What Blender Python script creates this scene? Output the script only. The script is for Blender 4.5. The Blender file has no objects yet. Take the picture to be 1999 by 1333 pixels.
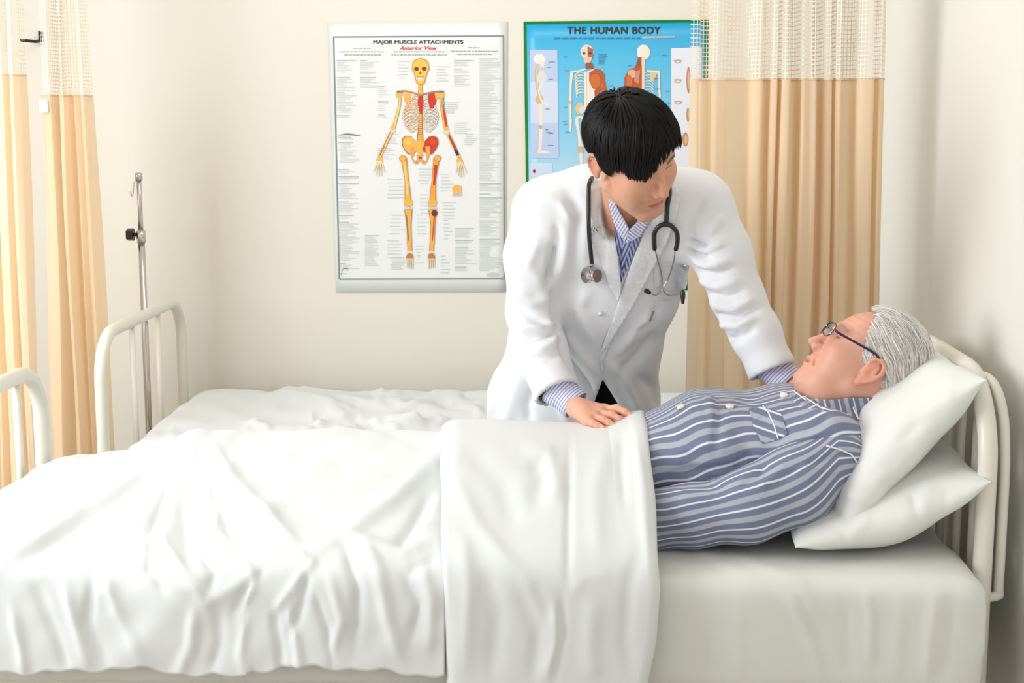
import bpy, bmesh, math, random
import numpy as np
from mathutils import Vector, Matrix
from mathutils.bvhtree import BVHTree
random.seed(7); rng = np.random.default_rng(7)
S = bpy.context.scene
COL = S.collection

# ------------------------------------------------------------------ camera
F = 2776.0; PITCH = math.radians(8.93); YAW = math.atan(117/2776*math.cos(PITCH))
CAM = np.array([0, 0, 1.395])
fw = np.array([-math.sin(YAW)*math.cos(PITCH), math.cos(YAW)*math.cos(PITCH), -math.sin(PITCH)])
rt = np.array([math.cos(YAW), math.sin(YAW), 0.0]); upv = np.cross(rt, fw)
cd = bpy.data.cameras.new('camera'); cam = bpy.data.objects.new('camera', cd); COL.objects.link(cam)
cd.sensor_width = 36; cd.lens = F/1999*36; cd.clip_start = .05
M = Matrix.Identity(4)
for i in range(3):
    M[i][0] = rt[i]; M[i][1] = upv[i]; M[i][2] = -fw[i]; M[i][3] = CAM[i]
cam.matrix_world = M
S.camera = cam
S.view_settings.view_transform = 'Standard'; S.view_settings.look = 'None'
S.view_settings.exposure = 0.07; S.view_settings.gamma = 1; S.view_settings.use_curve_mapping = False

# ------------------------------------------------------------------ light
w = bpy.data.worlds.new('daylight'); S.world = w; w.use_nodes = True
w.node_tree.nodes['Background'].inputs[0].default_value = (1.0, .985, .96, 1)
w.node_tree.nodes['Background'].inputs[1].default_value = .92
def area(name, loc, target, sx, sy, power, color):
    l = bpy.data.lights.new(name, 'AREA'); l.shape = 'RECTANGLE'; l.size = sx; l.size_y = sy
    l.energy = power; l.color = color
    o = bpy.data.objects.new(name, l); COL.objects.link(o); o.location = loc
    o.rotation_euler = (Vector(target)-Vector(loc)).to_track_quat('-Z', 'Y').to_euler()
    return o
area('window_daylight', (-2.5, 2.15, 1.65), (0.2, 3.75, .7), 1.7, 1.4, 57, (.95, .975, 1.0))
area('overhead_fill_light', (-.2, 3.5, 2.55), (-.2, 3.7, .5), 1.4, .6, 10, (1, .96, .90))  # unseen fill added overhead to brighten the far bed and back wall

# ------------------------------------------------------------------ helpers: pixels of the plan photo <-> room
def P(px, py, Y):
    d = fw+rt*(px-999.5)/F+upv*(666.5-py)/F
    return CAM+d*(Y/d[1])
def PZ(px, py, z):
    d = fw+rt*(px-999.5)/F+upv*(666.5-py)/F
    return CAM+d*((z-CAM[2])/d[2])
def proj(v):
    v = np.asarray(v, float)-CAM; q = v@fw
    return 999.5+F*(v@rt)/q, 666.5-F*(v@upv)/q
def srgb(r, g, b):
    f = lambda c: (c/255/12.92 if c/255 <= .04045 else ((c/255+.055)/1.055)**2.4)
    return (f(r), f(g), f(b), 1)
def lin(c): return srgb(*c)

# ------------------------------------------------------------------ materials
class NT:
    def __init__(s, name):
        s.m = bpy.data.materials.new(name); s.m.use_nodes = True; s.t = s.m.node_tree
        s.b = s.t.nodes['Principled BSDF']
    def n(s, typ, **kw):
        x = s.t.nodes.new(typ)
        for k, v in kw.items(): setattr(x, k, v)
        return x
    def l(s, a, b): s.t.links.new(a, b)
    def math(s, op, a, b=None, c=None):
        x = s.n('ShaderNodeMath', operation=op)
        for i, v in enumerate((a, b, c)):
            if v is None: continue
            if isinstance(v, (int, float)): x.inputs[i].default_value = v
            else: s.l(v, x.inputs[i])
        return x.outputs[0]
    def bump(s, scale, strength, dist=.002, stretch=None, detail=3):
        tc = s.n('ShaderNodeTexCoord'); mp = s.n('ShaderNodeMapping')
        if stretch: mp.inputs['Scale'].default_value = stretch
        nz = s.n('ShaderNodeTexNoise'); nz.inputs['Scale'].default_value = scale; nz.inputs['Detail'].default_value = detail
        bp = s.n('ShaderNodeBump'); bp.inputs['Strength'].default_value = strength; bp.inputs['Distance'].default_value = dist
        s.l(tc.outputs['Object'], mp.inputs[0]); s.l(mp.outputs[0], nz.inputs['Vector'])
        s.l(nz.outputs['Fac'], bp.inputs['Height']); s.l(bp.outputs[0], s.b.inputs['Normal'])
        return nz
def solid(name, col, rough=.6, metal=0, bump=None, spec=None, sss=0, vary=0, sheen=0):
    t = NT(name); b = t.b
    b.inputs['Base Color'].default_value = lin(col); b.inputs['Roughness'].default_value = rough
    b.inputs['Metallic'].default_value = metal
    if spec is not None: b.inputs['Specular IOR Level'].default_value = spec
    if sss:
        b.inputs['Subsurface Weight'].default_value = sss; b.inputs['Subsurface Scale'].default_value = .01
    if sheen: b.inputs['Sheen Weight'].default_value = sheen
    nz = None
    if bump: nz = t.bump(*bump)
    if vary:
        n2 = t.n('ShaderNodeTexNoise'); n2.inputs['Scale'].default_value = 3
        tc = t.n('ShaderNodeTexCoord'); t.l(tc.outputs['Object'], n2.inputs['Vector'])
        mx = t.n('ShaderNodeMix', data_type='RGBA'); c = lin(col)
        mx.inputs[6].default_value = tuple(x*(1-vary) for x in c[:3])+(1,); mx.inputs[7].default_value = tuple(min(1, x*(1+vary)) for x in c[:3])+(1,)
        t.l(n2.outputs['Fac'], mx.inputs[0]); t.l(mx.outputs[2], b.inputs['Base Color'])
    return t.m
def attr_mat(name, attr='col', rough=.5, sss=0, bump=None, spec=.5, metal=0):
    t = NT(name); a = t.n('ShaderNodeAttribute', attribute_name=attr)
    t.l(a.outputs['Color'], t.b.inputs['Base Color']); t.b.inputs['Roughness'].default_value = rough
    t.b.inputs['Specular IOR Level'].default_value = spec
    if sss:
        t.b.inputs['Subsurface Weight'].default_value = sss; t.b.inputs['Subsurface Scale'].default_value = .006
        t.b.inputs['Subsurface Radius'].default_value = (1, .35, .2)
    if bump: t.bump(*bump)
    return t.m
def stripes(name, period, stops, rough=.8, attr='s', bump=None):
    """stripe pattern along the float attribute s (metres across the cloth)"""
    t = NT(name); a = t.n('ShaderNodeAttribute', attribute_name=attr)
    f = t.math('FRACT', t.math('DIVIDE', a.outputs['Fac'], period))
    r = t.n('ShaderNodeValToRGB'); r.color_ramp.interpolation = 'LINEAR'
    e = r.color_ramp.elements
    while len(e) > 1: e.remove(e[-1])
    first = True
    for pos, c in stops:
        if first: e[0].position = pos; e[0].color = lin(c); first = False
        else:
            x = e.new(pos); x.color = lin(c)
    t.l(f, r.inputs[0]); t.l(r.outputs[0], t.b.inputs['Base Color'])
    t.b.inputs['Roughness'].default_value = rough; t.b.inputs['Sheen Weight'].default_value = .1
    if bump: t.bump(*bump)
    return t.m
def cloth(name, col, trans=.0, rough=.85, bump=(420, .12, .0006), wr=None):
    t = NT(name); b = t.b; b.inputs['Base Color'].default_value = lin(col); b.inputs['Roughness'].default_value = rough
    b.inputs['Specular IOR Level'].default_value = .2; b.inputs['Sheen Weight'].default_value = .08
    if bump: t.bump(*bump)
    if trans:
        tr = t.n('ShaderNodeBsdfTranslucent'); tr.inputs[0].default_value = lin(col)
        mx = t.n('ShaderNodeMixShader'); mx.inputs[0].default_value = trans
        o = t.t.nodes['Material Output']; t.l(b.outputs[0], mx.inputs[1]); t.l(tr.outputs[0], mx.inputs[2]); t.l(mx.outputs[0], o.inputs[0])
    return t.m
def net_mat(name, col):
    t = NT(name); b = t.b; b.inputs['Base Color'].default_value = lin(col); b.inputs['Roughness'].default_value = .9
    uv = t.n('ShaderNodeUVMap'); sp = t.n('ShaderNodeSeparateXYZ'); t.l(uv.outputs[0], sp.inputs[0])
    fx = t.math('FRACT', t.math('DIVIDE', sp.outputs[0], .0085)); fy = t.math('FRACT', t.math('DIVIDE', sp.outputs[1], .0105))
    gx = t.math('GREATER_THAN', fx, .74); gy = t.math('GREATER_THAN', fy, .78); al = t.math('MAXIMUM', gx, gy)
    tr = t.n('ShaderNodeBsdfTransparent'); mx = t.n('ShaderNodeMixShader'); o = t.t.nodes['Material Output']
    t.l(al, mx.inputs[0]); t.l(tr.outputs[0], mx.inputs[1]); t.l(b.outputs[0], mx.inputs[2]); t.l(mx.outputs[0], o.inputs[0])
    return t.m

WALL = solid('wall_paint', (225, 221, 211), .8, bump=(60, .08, .002), spec=.2)
WALLR = solid('wall_paint_pale', (230, 228, 221), .8, bump=(60, .08, .002), spec=.2)
CEIL = solid('ceiling_paint', (240, 238, 232), .9)
FLOOR = solid('floor_vinyl', (176, 168, 154), .5, vary=.08)
ENAMEL = solid('white_enamel', (226, 223, 212), .32, bump=(25, .06, .002))
CHROME = solid('chrome', (205, 200, 198), .16, 1)
BLACKP = solid('black_plastic', (22, 21, 22), .4)
BLACKR = solid('black_rubber', (26, 26, 29), .38)
WHITEP = solid('white_plastic', (230, 228, 220), .4)
SHEET = cloth('white_sheet', (228, 230, 230))
SHEETB = cloth('under_sheet', (221, 222, 217))
DUVET = cloth('duvet_cotton', (218, 221, 221))
DUVET2 = cloth('far_bed_cotton', (219, 222, 224))
PILLOW = cloth('pillow_cotton', (228, 230, 227))
COAT = cloth('coat_cotton', (228, 230, 234))
CURT = cloth('curtain_cream', (254, 234, 206), trans=.42, bump=(300, .1, .0006))
NET = net_mat('curtain_net', (248, 236, 216))
SKIN = attr_mat('skin', rough=.46, sss=.12, bump=(160, .12, .0008), spec=.4)
PRINT = attr_mat('print_ink', rough=.5, spec=.3)
HAIRB = attr_mat('black_hair', rough=.5, spec=.22)
HAIRW = attr_mat('white_hair', rough=.5, spec=.3)
TROUS = solid('black_trousers', (14, 13, 14), .8)
PJ_STOPS = [(0, (226, 228, 236)), (.035, (226, 228, 236)), (.065, (114, 120, 146)), (.34, (116, 122, 152)), (.37, (172, 177, 188)), (.62, (172, 177, 188)), (.65, (114, 120, 150)), (.93, (118, 124, 154)), (.97, (226, 228, 236))]
PJ = stripes('pajama_stripes', .041, PJ_STOPS, bump=(300, .1, .0006))
PJC = stripes('pajama_collar_stripes', .030, PJ_STOPS, bump=(300, .1, .0006))
SHIRT = stripes('shirt_stripes', .0062, [(0, (226, 228, 246)), (.55, (222, 224, 245)), (.72, (120, 128, 178)), (.86, (120, 128, 178)), (1, (226, 228, 246))])
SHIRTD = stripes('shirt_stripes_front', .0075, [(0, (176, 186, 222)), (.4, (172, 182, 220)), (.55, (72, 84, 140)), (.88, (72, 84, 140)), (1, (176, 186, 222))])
TRIM = solid('white_piping', (236, 237, 240), .8)
BUTTON = solid('button', (232, 230, 216), .35)
BUTTONW = solid('white_button', (238, 238, 238), .35)
GLASSF = solid('navy_frame', (24, 28, 66), .25)
SHOE = solid('black_leather', (16, 15, 15), .35)
_t = NT('lens_glass'); _g = _t.n('ShaderNodeBsdfGlossy'); _g.inputs['Roughness'].default_value = .04; _r = _t.n('ShaderNodeBsdfTransparent'); _x = _t.n('ShaderNodeMixShader'); _x.inputs[0].default_value = .35
_t.l(_r.outputs[0], _x.inputs[1]); _t.l(_g.outputs[0], _x.inputs[2]); _t.l(_x.outputs[0], _t.t.nodes['Material Output'].inputs[0]); LENS = _t.m

# ------------------------------------------------------------------ object helpers
def obj(name, verts, faces, mat, parent=None, smooth=True, cols=None, s=None, uv=None, smat=None):
    me = bpy.data.meshes.new(name); me.from_pydata([tuple(map(float, v)) for v in verts], [], [tuple(map(int, f)) for f in faces])
    me.update()
    if smooth: me.shade_smooth()
    me.materials.append(mat)
    if cols is not None:
        a = me.color_attributes.new('col', 'FLOAT_COLOR', 'POINT'); c = np.ones((len(verts), 4), np.float32); c[:, :3] = np.asarray(cols)[:, :3]
        a.data.foreach_set('color', c.ravel())
    if s is not None:
        a = me.attributes.new('s', 'FLOAT', 'POINT'); a.data.foreach_set('value', np.asarray(s, np.float32))
    if uv is not None:
        l = me.uv_layers.new(name='UVMap'); li = np.zeros(len(me.loops), np.int32); me.loops.foreach_get('vertex_index', li)
        l.data.foreach_set('uv', np.asarray(uv, np.float32)[li].ravel())
    o = bpy.data.objects.new(name, me); COL.objects.link(o)
    if parent: o.parent = parent; o.matrix_parent_inverse = Matrix.Translation(-Vector(parent.location))
    return o
def bevel(o, wd, seg=3):
    m = o.modifiers.new('b', 'BEVEL'); m.width = wd; m.segments = seg; m.limit_method = 'ANGLE'
    return o
def solidify(o, th, off=-1):
    m = o.modifiers.new('s', 'SOLIDIFY'); m.thickness = th; m.offset = off; return o
def thing(name, label, cat, loc, group=None):
    o = bpy.data.objects.new(name, None); COL.objects.link(o); o.location = tuple(map(float, loc)); o.empty_display_size = .05
    o['label'] = label; o['category'] = cat
    if group: o['group'] = group
    return o
def tag(o, label, cat, group=None):
    o['label'] = label; o['category'] = cat
    if group: o['group'] = group
    return o
class MB:
    def __init__(s): s.v = []; s.f = []; s.c = []
    def add(s, v, f, c=None):
        n = len(s.v); s.v += [tuple(x) for x in v]; s.f += [tuple(i+n for i in q) for q in f]
        if c is not None: s.c += [c]*len(v)
    def box(s, a, b, c=None):
        x0, y0, z0 = a; x1, y1, z1 = b
        s.add([(x0, y0, z0), (x1, y0, z0), (x1, y1, z0), (x0, y1, z0), (x0, y0, z1), (x1, y0, z1), (x1, y1, z1), (x0, y1, z1)],
              [(0, 3, 2, 1), (4, 5, 6, 7), (0, 1, 5, 4), (1, 2, 6, 5), (2, 3, 7, 6), (3, 0, 4, 7)], c)
    def tube(s, pts, r, n=12, c=None, caps=True, squash=None):
        pts = [np.asarray(p, float) for p in pts]; m = len(pts)
        rs = r if hasattr(r, '__len__') else [r]*m
        T = [pts[min(i+1, m-1)]-pts[max(i-1, 0)] for i in range(m)]; T = [t/(np.linalg.norm(t)+1e-9) for t in T]
        a = np.array([0, 0, 1.]) if abs(T[0][2]) < .9 else np.array([0, 1., 0])
        u_ = np.cross(T[0], a); u_ /= np.linalg.norm(u_)
        V = []
        for i in range(m):
            u_ = u_-T[i]*(u_@T[i]); u_ /= np.linalg.norm(u_); v_ = np.cross(T[i], u_)
            for k in range(n):
                A = 2*math.pi*k/n; V.append(pts[i]+rs[i]*(math.cos(A)*u_+math.sin(A)*v_*(squash or 1)))
        Fc = [(i*n+k, i*n+(k+1) % n, (i+1)*n+(k+1) % n, (i+1)*n+k) for i in range(m-1) for k in range(n)]
        if caps: Fc += [tuple(range(n-1, -1, -1)), tuple((m-1)*n+k for k in range(n))]
        s.add(V, Fc, c)
    def build(s, name, mat, parent=None, smooth=True, **k):
        return obj(name, s.v, s.f, mat, parent, smooth, cols=(s.c if s.c else None), **k)
def catmull(pts, n=8):
    p = [np.asarray(q, float) for q in pts]; p = [2*p[0]-p[1]]+p+[2*p[-1]-p[-2]]; out = []
    for i in range(1, len(p)-2):
        for k in range(n):
            t = k/n; out.append(.5*((2*p[i])+(-p[i-1]+p[i+1])*t+(2*p[i-1]-5*p[i]+4*p[i+1]-p[i+2])*t*t+(-p[i-1]+3*p[i]-3*p[i+1]+p[i+2])*t**3))
    return out+[p[-2]]
def sphere(mb, c, r, n=12, col=None, R=None):
    r = np.ones(3)*r; V = []; Fc = []
    for i in range(n+1):
        for k in range(2*n):
            a = math.pi*i/n; b = math.pi*k/n
            q = np.array([math.sin(a)*math.cos(b), math.sin(a)*math.sin(b), math.cos(a)])*r
            V.append(np.asarray(c)+(R@q if R is not None else q))
    for i in range(n):
        for k in range(2*n): Fc.append((i*2*n+k, (i+1)*2*n+k, (i+1)*2*n+(k+1) % (2*n), i*2*n+(k+1) % (2*n)))
    mb.add(V, Fc, col)

# ------------------------------------------------------------------ sculpting: signed distance grid -> surface
def unit(v): v = np.asarray(v, float); return v/np.linalg.norm(v)
class Sculpt:
    def __init__(s, lo, hi, h):
        s.lo = np.asarray(lo, float); s.h = h; s.n = np.ceil((np.asarray(hi)-s.lo)/h).astype(int)+1
        s.ax = [(s.lo[i]+h*np.arange(s.n[i])).astype(np.float32) for i in range(3)]
        s.D = np.full(tuple(s.n), 1.0, np.float32)
    def _win(s, lo, hi, m):
        sl = []
        for i in range(3):
            a = int(np.floor((lo[i]-m-s.lo[i])/s.h)); b = int(np.ceil((hi[i]+m-s.lo[i])/s.h))+1
            sl.append(slice(max(a, 0), max(min(b, s.n[i]), 0)))
        return tuple(sl)
    def apply(s, fn, lo, hi, k, op):
        m = max(.035, 1.5*k+3*s.h) if op == 'u' else max(.012, 1.5*k)+2*s.h
        sl = s._win(lo, hi, m)
        X = s.ax[0][sl[0]][:, None, None]; Y = s.ax[1][sl[1]][None, :, None]; Z = s.ax[2][sl[2]][None, None, :]
        if min(X.size, Y.size, Z.size) == 0: return
        d = fn(X, Y, Z).astype(np.float32); D = s.D[sl]
        if op == 'u':
            if k > 0:
                hh = np.clip(.5+.5*(D-d)/k, 0, 1); r = D*(1-hh)+d*hh-k*hh*(1-hh)
            else: r = np.minimum(D, d)
        else:
            d = -d
            if k > 0:
                hh = np.clip(.5-.5*(D-d)/k, 0, 1); r = D*(1-hh)+d*hh+k*hh*(1-hh)
            else: r = np.maximum(D, d)
        s.D[sl] = r
    def cap(s, a, b, ra, rb=None, k=.01, op='u'):
        a = np.asarray(a, float); b = np.asarray(b, float); rb = ra if rb is None else rb; ab = b-a; L = float(ab@ab)+1e-12
        def fn(X, Y, Z):
            t = np.clip(((X-a[0])*ab[0]+(Y-a[1])*ab[1]+(Z-a[2])*ab[2])/L, 0, 1)
            return np.sqrt((X-a[0]-t*ab[0])**2+(Y-a[1]-t*ab[1])**2+(Z-a[2]-t*ab[2])**2)-(ra+(rb-ra)*t)
        R = max(ra, rb); s.apply(fn, np.minimum(a, b)-R, np.maximum(a, b)+R, k, op)
    def chain(s, pts, rs, k=.01, op='u'):
        for i in range(len(pts)-1): s.cap(pts[i], pts[i+1], rs[i], rs[i+1], k, op)
    def ell(s, c, r, R=None, k=.01, op='u'):
        c = np.asarray(c, float); r = np.asarray(r, float); R = np.eye(3) if R is None else np.asarray(R)
        def fn(X, Y, Z):
            x, y, z = X-c[0], Y-c[1], Z-c[2]
            q = [(x*R[0, i]+y*R[1, i]+z*R[2, i]) for i in range(3)]
            k0 = np.sqrt(sum((q[i]/r[i])**2 for i in range(3))); k1 = np.sqrt(sum((q[i]/r[i]**2)**2 for i in range(3)))+1e-9
            return k0*(k0-1)/k1
        e = np.sqrt(((R*r)**2).sum(1)); s.apply(fn, c-e, c+e, k, op)
    def ecap(s, a, b, side, wa, wb, w2a, w2b, k=.03, op='u'):
        """tapered limb with an oval section: half-widths wa,w2a along `side`, wb,w2b across it"""
        a = np.asarray(a, float); b = np.asarray(b, float); ax = unit(b-a); L = np.linalg.norm(b-a)
        sd = np.asarray(side, float); sd = unit(sd-ax*(sd@ax)); ot = np.cross(ax, sd)
        def fn(X, Y, Z):
            x, y, z = X-a[0], Y-a[1], Z-a[2]
            t = x*ax[0]+y*ax[1]+z*ax[2]; tt = np.clip(t/L, 0, 1); e = t-tt*L
            u_ = x*sd[0]+y*sd[1]+z*sd[2]; v_ = x*ot[0]+y*ot[1]+z*ot[2]
            A = wa+(w2a-wa)*tt; B = wb+(w2b-wb)*tt; C_ = np.minimum(A, B)
            k0 = np.sqrt((u_/A)**2+(v_/B)**2+(e/C_)**2); k1 = np.sqrt((u_/A**2)**2+(v_/B**2)**2+(e/C_**2)**2)+1e-9
            return k0*(k0-1)/k1
        R = max(wa, wb, w2a, w2b); s.apply(fn, np.minimum(a, b)-R, np.maximum(a, b)+R, k, op)
    def cyl(s, a, b, r, k=.004, op='s'):
        a = np.asarray(a, float); b = np.asarray(b, float); ax = unit(b-a); L = np.linalg.norm(b-a)
        def fn(X, Y, Z):
            x, y, z = X-a[0], Y-a[1], Z-a[2]; t = x*ax[0]+y*ax[1]+z*ax[2]
            q = np.sqrt(np.maximum((x-t*ax[0])**2+(y-t*ax[1])**2+(z-t*ax[2])**2, 0))
            return np.maximum(q-r, np.abs(t-L/2)-L/2)
        s.apply(fn, np.minimum(a, b)-r, np.maximum(a, b)+r, k, op)
    def field(s, fn, k=.004, op='s'):
        s.apply(fn, s.lo, s.lo+s.n*s.h, k, op)
    def mesh(s, smooth=1):
        D = s.D; D[D == 0] = 1e-6; I = D < 0; n = s.n-1
        def c(A, i, j, k): return A[i:i+n[0], j:j+n[1], k:k+n[2]]
        cnt = sum(c(I, i, j, k).astype(np.int8) for i in (0, 1) for j in (0, 1) for k in (0, 1))
        cells = np.argwhere((cnt > 0) & (cnt < 8)); ci = -np.ones(tuple(n), np.int32); ci[tuple(cells.T)] = np.arange(len(cells))
        acc = np.zeros((len(cells), 3)); num = np.zeros(len(cells))
        cor = [(i, j, k) for i in (0, 1) for j in (0, 1) for k in (0, 1)]
        for a in cor:
            for b in cor:
                if sum(abs(x-y) for x, y in zip(a, b)) != 1 or a > b: continue
                va = D[tuple((cells+a).T)]; vb = D[tuple((cells+b).T)]; m = (va < 0) != (vb < 0)
                t = np.where(m, va/(np.where(m, va-vb, 1)), 0)[:, None]
                acc += np.where(m[:, None], np.array(a)+t*(np.array(b)-np.array(a)), 0); num += m
        V = s.lo+(cells+acc/num[:, None])*s.h; Fs = []
        for ax in range(3):
            b1, b2 = [(1, 2), (2, 0), (0, 1)][ax]
            sh = list(s.n); sh[ax] -= 1
            A = I[tuple(slice(0, sh[q]) for q in range(3))]
            o2 = [0, 0, 0]; o2[ax] = 1; B = I[tuple(slice(o2[q], o2[q]+sh[q]) for q in range(3))]
            e = np.argwhere(A != B); ok = (e[:, b1] > 0) & (e[:, b2] > 0) & (e[:, b1] < s.n[b1]-1) & (e[:, b2] < s.n[b2]-1); e = e[ok]
            u1 = np.zeros(3, int); u1[b1] = 1; u2 = np.zeros(3, int); u2[b2] = 1
            q = np.stack([ci[tuple((e-u1-u2).T)], ci[tuple((e-u2).T)], ci[tuple(e.T)], ci[tuple((e-u1).T)]], 1)
            ins = I[tuple(e.T)]; q[~ins] = q[~ins][:, ::-1]; Fs.append(q)
        Fc = np.concatenate(Fs)
        for _ in range(smooth): V = lap(V, Fc, .5)
        return V, Fc
def lap(V, Fc, w_):
    A = np.zeros_like(V); n = np.zeros(len(V))
    for i in range(4):
        a, b = Fc[:, i], Fc[:, (i+1) % 4]
        for c in range(3):
            A[:, c] += np.bincount(a, V[b, c], len(V))+np.bincount(b, V[a, c], len(V))
        n += np.bincount(a, minlength=len(V))+np.bincount(b, minlength=len(V))
    return V*(1-w_)+w_*A/np.maximum(n, 1)[:, None]
def normals(V, Fc):
    Fc = np.asarray(Fc); d = np.cross(V[Fc[:, 2]]-V[Fc[:, 0]], V[Fc[:, 3]]-V[Fc[:, 1]]); N = np.zeros_like(V)
    for i in range(4):
        for c in range(3): N[:, c] += np.bincount(Fc[:, i], d[:, c], len(V))
    return N/(np.linalg.norm(N, axis=1)[:, None]+1e-12)
def segdist(px, py, a, b):
    ab = np.array(b, float)-np.array(a, float); L = ab@ab+1e-9
    t = np.clip(((px-a[0])*ab[0]+(py-a[1])*ab[1])/L, 0, 1)
    return np.hypot(px-a[0]-t*ab[0], py-a[1]-t*ab[1]), t
def sculpt(V, Fc, strokes, N=None, facing=True):
    """press (-) or raise (+) folds in the cloth: (points, width, depth) as read off the photograph, mm deep"""
    if N is None: N = normals(V, Fc)
    px, py = proj(V); view = V-CAM; view /= np.linalg.norm(view, axis=1)[:, None]
    wt = np.clip(-(N*view).sum(1)*3, 0, 1) if facing else 1
    off = np.zeros(len(V))
    for pts, wd, amp in strokes:
        best = np.full(len(V), 1e9); tt = np.zeros(len(V)); n = len(pts)-1
        for i in range(n):
            d, t = segdist(px, py, pts[i], pts[i+1]); m = d < best; best[m] = d[m]; tt[m] = (i+t[m])/n
        off += amp*.001*np.exp(-(best/wd)**2)*np.clip(np.sin(math.pi*np.clip(tt, .03, .97))*1.6, 0, 1)
    return V+N*(off*wt)[:, None]
def wavy(V, seed, scale, amp, N, stretch=(1, 1, 1)):
    r = np.random.default_rng(seed); off = np.zeros(len(V)); Q = V*np.asarray(stretch)
    for i in range(14):
        k = r.normal(size=3); k = k/np.linalg.norm(k)*r.uniform(.5, 1.6)*scale
        off += np.sin(Q@k+r.uniform(0, 6.28)+1.5*np.sin(Q@(k[[1, 2, 0]]*.6)))
    return V+N*(amp*off/3.5)[:, None]
def bvh(V, Fc): return BVHTree.FromPolygons([tuple(v) for v in V], [tuple(map(int, f)) for f in Fc])
def hit(trees, px, py, off=0.0):
    d = fw+rt*(px-999.5)/F+upv*(666.5-py)/F; d = d/np.linalg.norm(d); best = None
    for t in (trees if isinstance(trees, (list, tuple)) else [trees]):
        h = t.ray_cast(Vector(CAM), Vector(d))
        if h[0] is not None and (best is None or h[3] < best[3]): best = h
    if best is None: return None, None
    nn = np.array(best[1]); nn = nn if nn@d < 0 else -nn
    return np.array(best[0])+nn*off, nn
def inpoly(x, y, poly):
    c = False; n = len(poly)
    for i in range(n):
        x1, y1 = poly[i]; x2, y2 = poly[(i+1) % n]
        if (y1 > y) != (y2 > y) and x < (x2-x1)*(y-y1)/(y2-y1+1e-12)+x1: c = not c
    return c
def patch(name, trees, poly, off, th, mat, parent, step=4, sdir=None, scale=.00108, sm=6, lift=None):
    """a piece of cloth cut to `poly` and laid on the garment under it"""
    cx = [p[0] for p in poly]; cy = [p[1] for p in poly]
    me = bmesh.new(); vs = [me.verts.new((p[0], p[1], 0)) for p in dens(poly, step)]
    me.faces.new(vs); bmesh.ops.triangulate(me, faces=me.faces[:])
    for x in np.arange(math.floor(min(cx)/step)*step, max(cx), step):
        bmesh.ops.bisect_plane(me, geom=me.verts[:]+me.edges[:]+me.faces[:], plane_co=(x+.01, 0, 0), plane_no=(1, 0, 0))
    for y in np.arange(math.floor(min(cy)/step)*step, max(cy), step):
        bmesh.ops.bisect_plane(me, geom=me.verts[:]+me.edges[:]+me.faces[:], plane_co=(0, y+.01, 0), plane_no=(0, 1, 0))
    bmesh.ops.remove_doubles(me, verts=me.verts[:], dist=.2)
    me.verts.index_update(); Q = [(v.co.x, v.co.y) for v in me.verts]; Fc = [tuple(v.index for v in f.verts) for f in me.faces]
    nb = [[e.other_vert(v).index for e in v.link_edges] for v in me.verts]; me.free()
    dep = np.zeros(len(Q)); ok = np.zeros(len(Q), bool)
    for i, (x, y) in enumerate(Q):
        if callable(trees): dep[i] = trees(x, y); ok[i] = True; continue
        p, nn = hit(trees, x, y, 0)
        if p is not None: dep[i] = p[1]; ok[i] = True
    if not ok.any(): return None
    md = np.median(dep[ok]); bad = (~ok) | (np.abs(dep-md) > .25); dep[bad] = md
    for _ in range(sm):
        a = np.array([np.mean(dep[n_]) if n_ else dep[i] for i, n_ in enumerate(nb)]); dep = np.where(bad, a, np.minimum(.5*dep+.5*a, a+.0015))
    V = []
    for i, (x, y) in enumerate(Q):
        o_ = off+(lift(x, y) if lift else 0); V.append(P(x, y, dep[i]-o_))
    s_ = None
    if sdir is not None: s_ = [(x*sdir[0]+y*sdir[1])*scale for x, y in Q]
    o = obj(name, V, Fc, mat, parent, s=s_)
    # make the cloth face the room, then give it thickness
    bm = bmesh.new(); bm.from_mesh(o.data); bmesh.ops.recalc_face_normals(bm, faces=bm.faces[:]); bm.faces.ensure_lookup_table()
    if sum((f.normal.y*f.calc_area()) for f in bm.faces) > 0: bmesh.ops.reverse_faces(bm, faces=bm.faces[:])
    bm.to_mesh(o.data); bm.free(); solidify(o, th, -1); return o
def dens(poly, step):
    out = []
    for i in range(len(poly)):
        a = poly[i]; b = poly[(i+1) % len(poly)]; n = max(1, int(math.hypot(b[0]-a[0], b[1]-a[1])/step))
        out += [(a[0]+(b[0]-a[0])*k/n, a[1]+(b[1]-a[1])*k/n) for k in range(n)]
    return out

# ================================================================== THE ROOM
XL, XR, YB, ZC = -2.6, .885, 4.5, 2.6
def struct(name, a, b, mat):
    m = MB(); m.box(a, b); o = m.build(name, mat, smooth=False); o['kind'] = 'structure'; return o
struct('floor', (XL-.1, 0.2, -.1), (XR+.1, YB+.1, 0), FLOOR)
struct('ceiling', (XL-.1, 0.2, ZC), (XR+.1, YB+.1, ZC+.1), CEIL)
struct('wall_back', (XL-.1, YB, 0), (XR+.1, YB+.1, ZC), WALL)
struct('wall_right', (XR, 0.2, 0), (XR+.1, YB, ZC), WALLR)
m = MB()
m.box((XL-.1, .2, 0), (XL, YB, .85)); m.box((XL-.1, .2, 2.3), (XL, YB, ZC)); m.box((XL-.1, .2, .85), (XL, .5, 2.3)); m.box((XL-.1, 3.0, .85), (XL, YB, 2.3))
o = m.build('wall_left', WALL, smooth=False); o['kind'] = 'structure'
m = MB()
for yy in (.5, 1.72, 2.95): m.box((XL-.07, yy, .85), (XL-.02, yy+.05, 2.3))
for zz in (.85, 2.25): m.box((XL-.07, .5, zz), (XL-.02, 3.0, zz+.05))
o = m.build('window_1', WHITEP, smooth=False); o['kind'] = 'structure'

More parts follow.
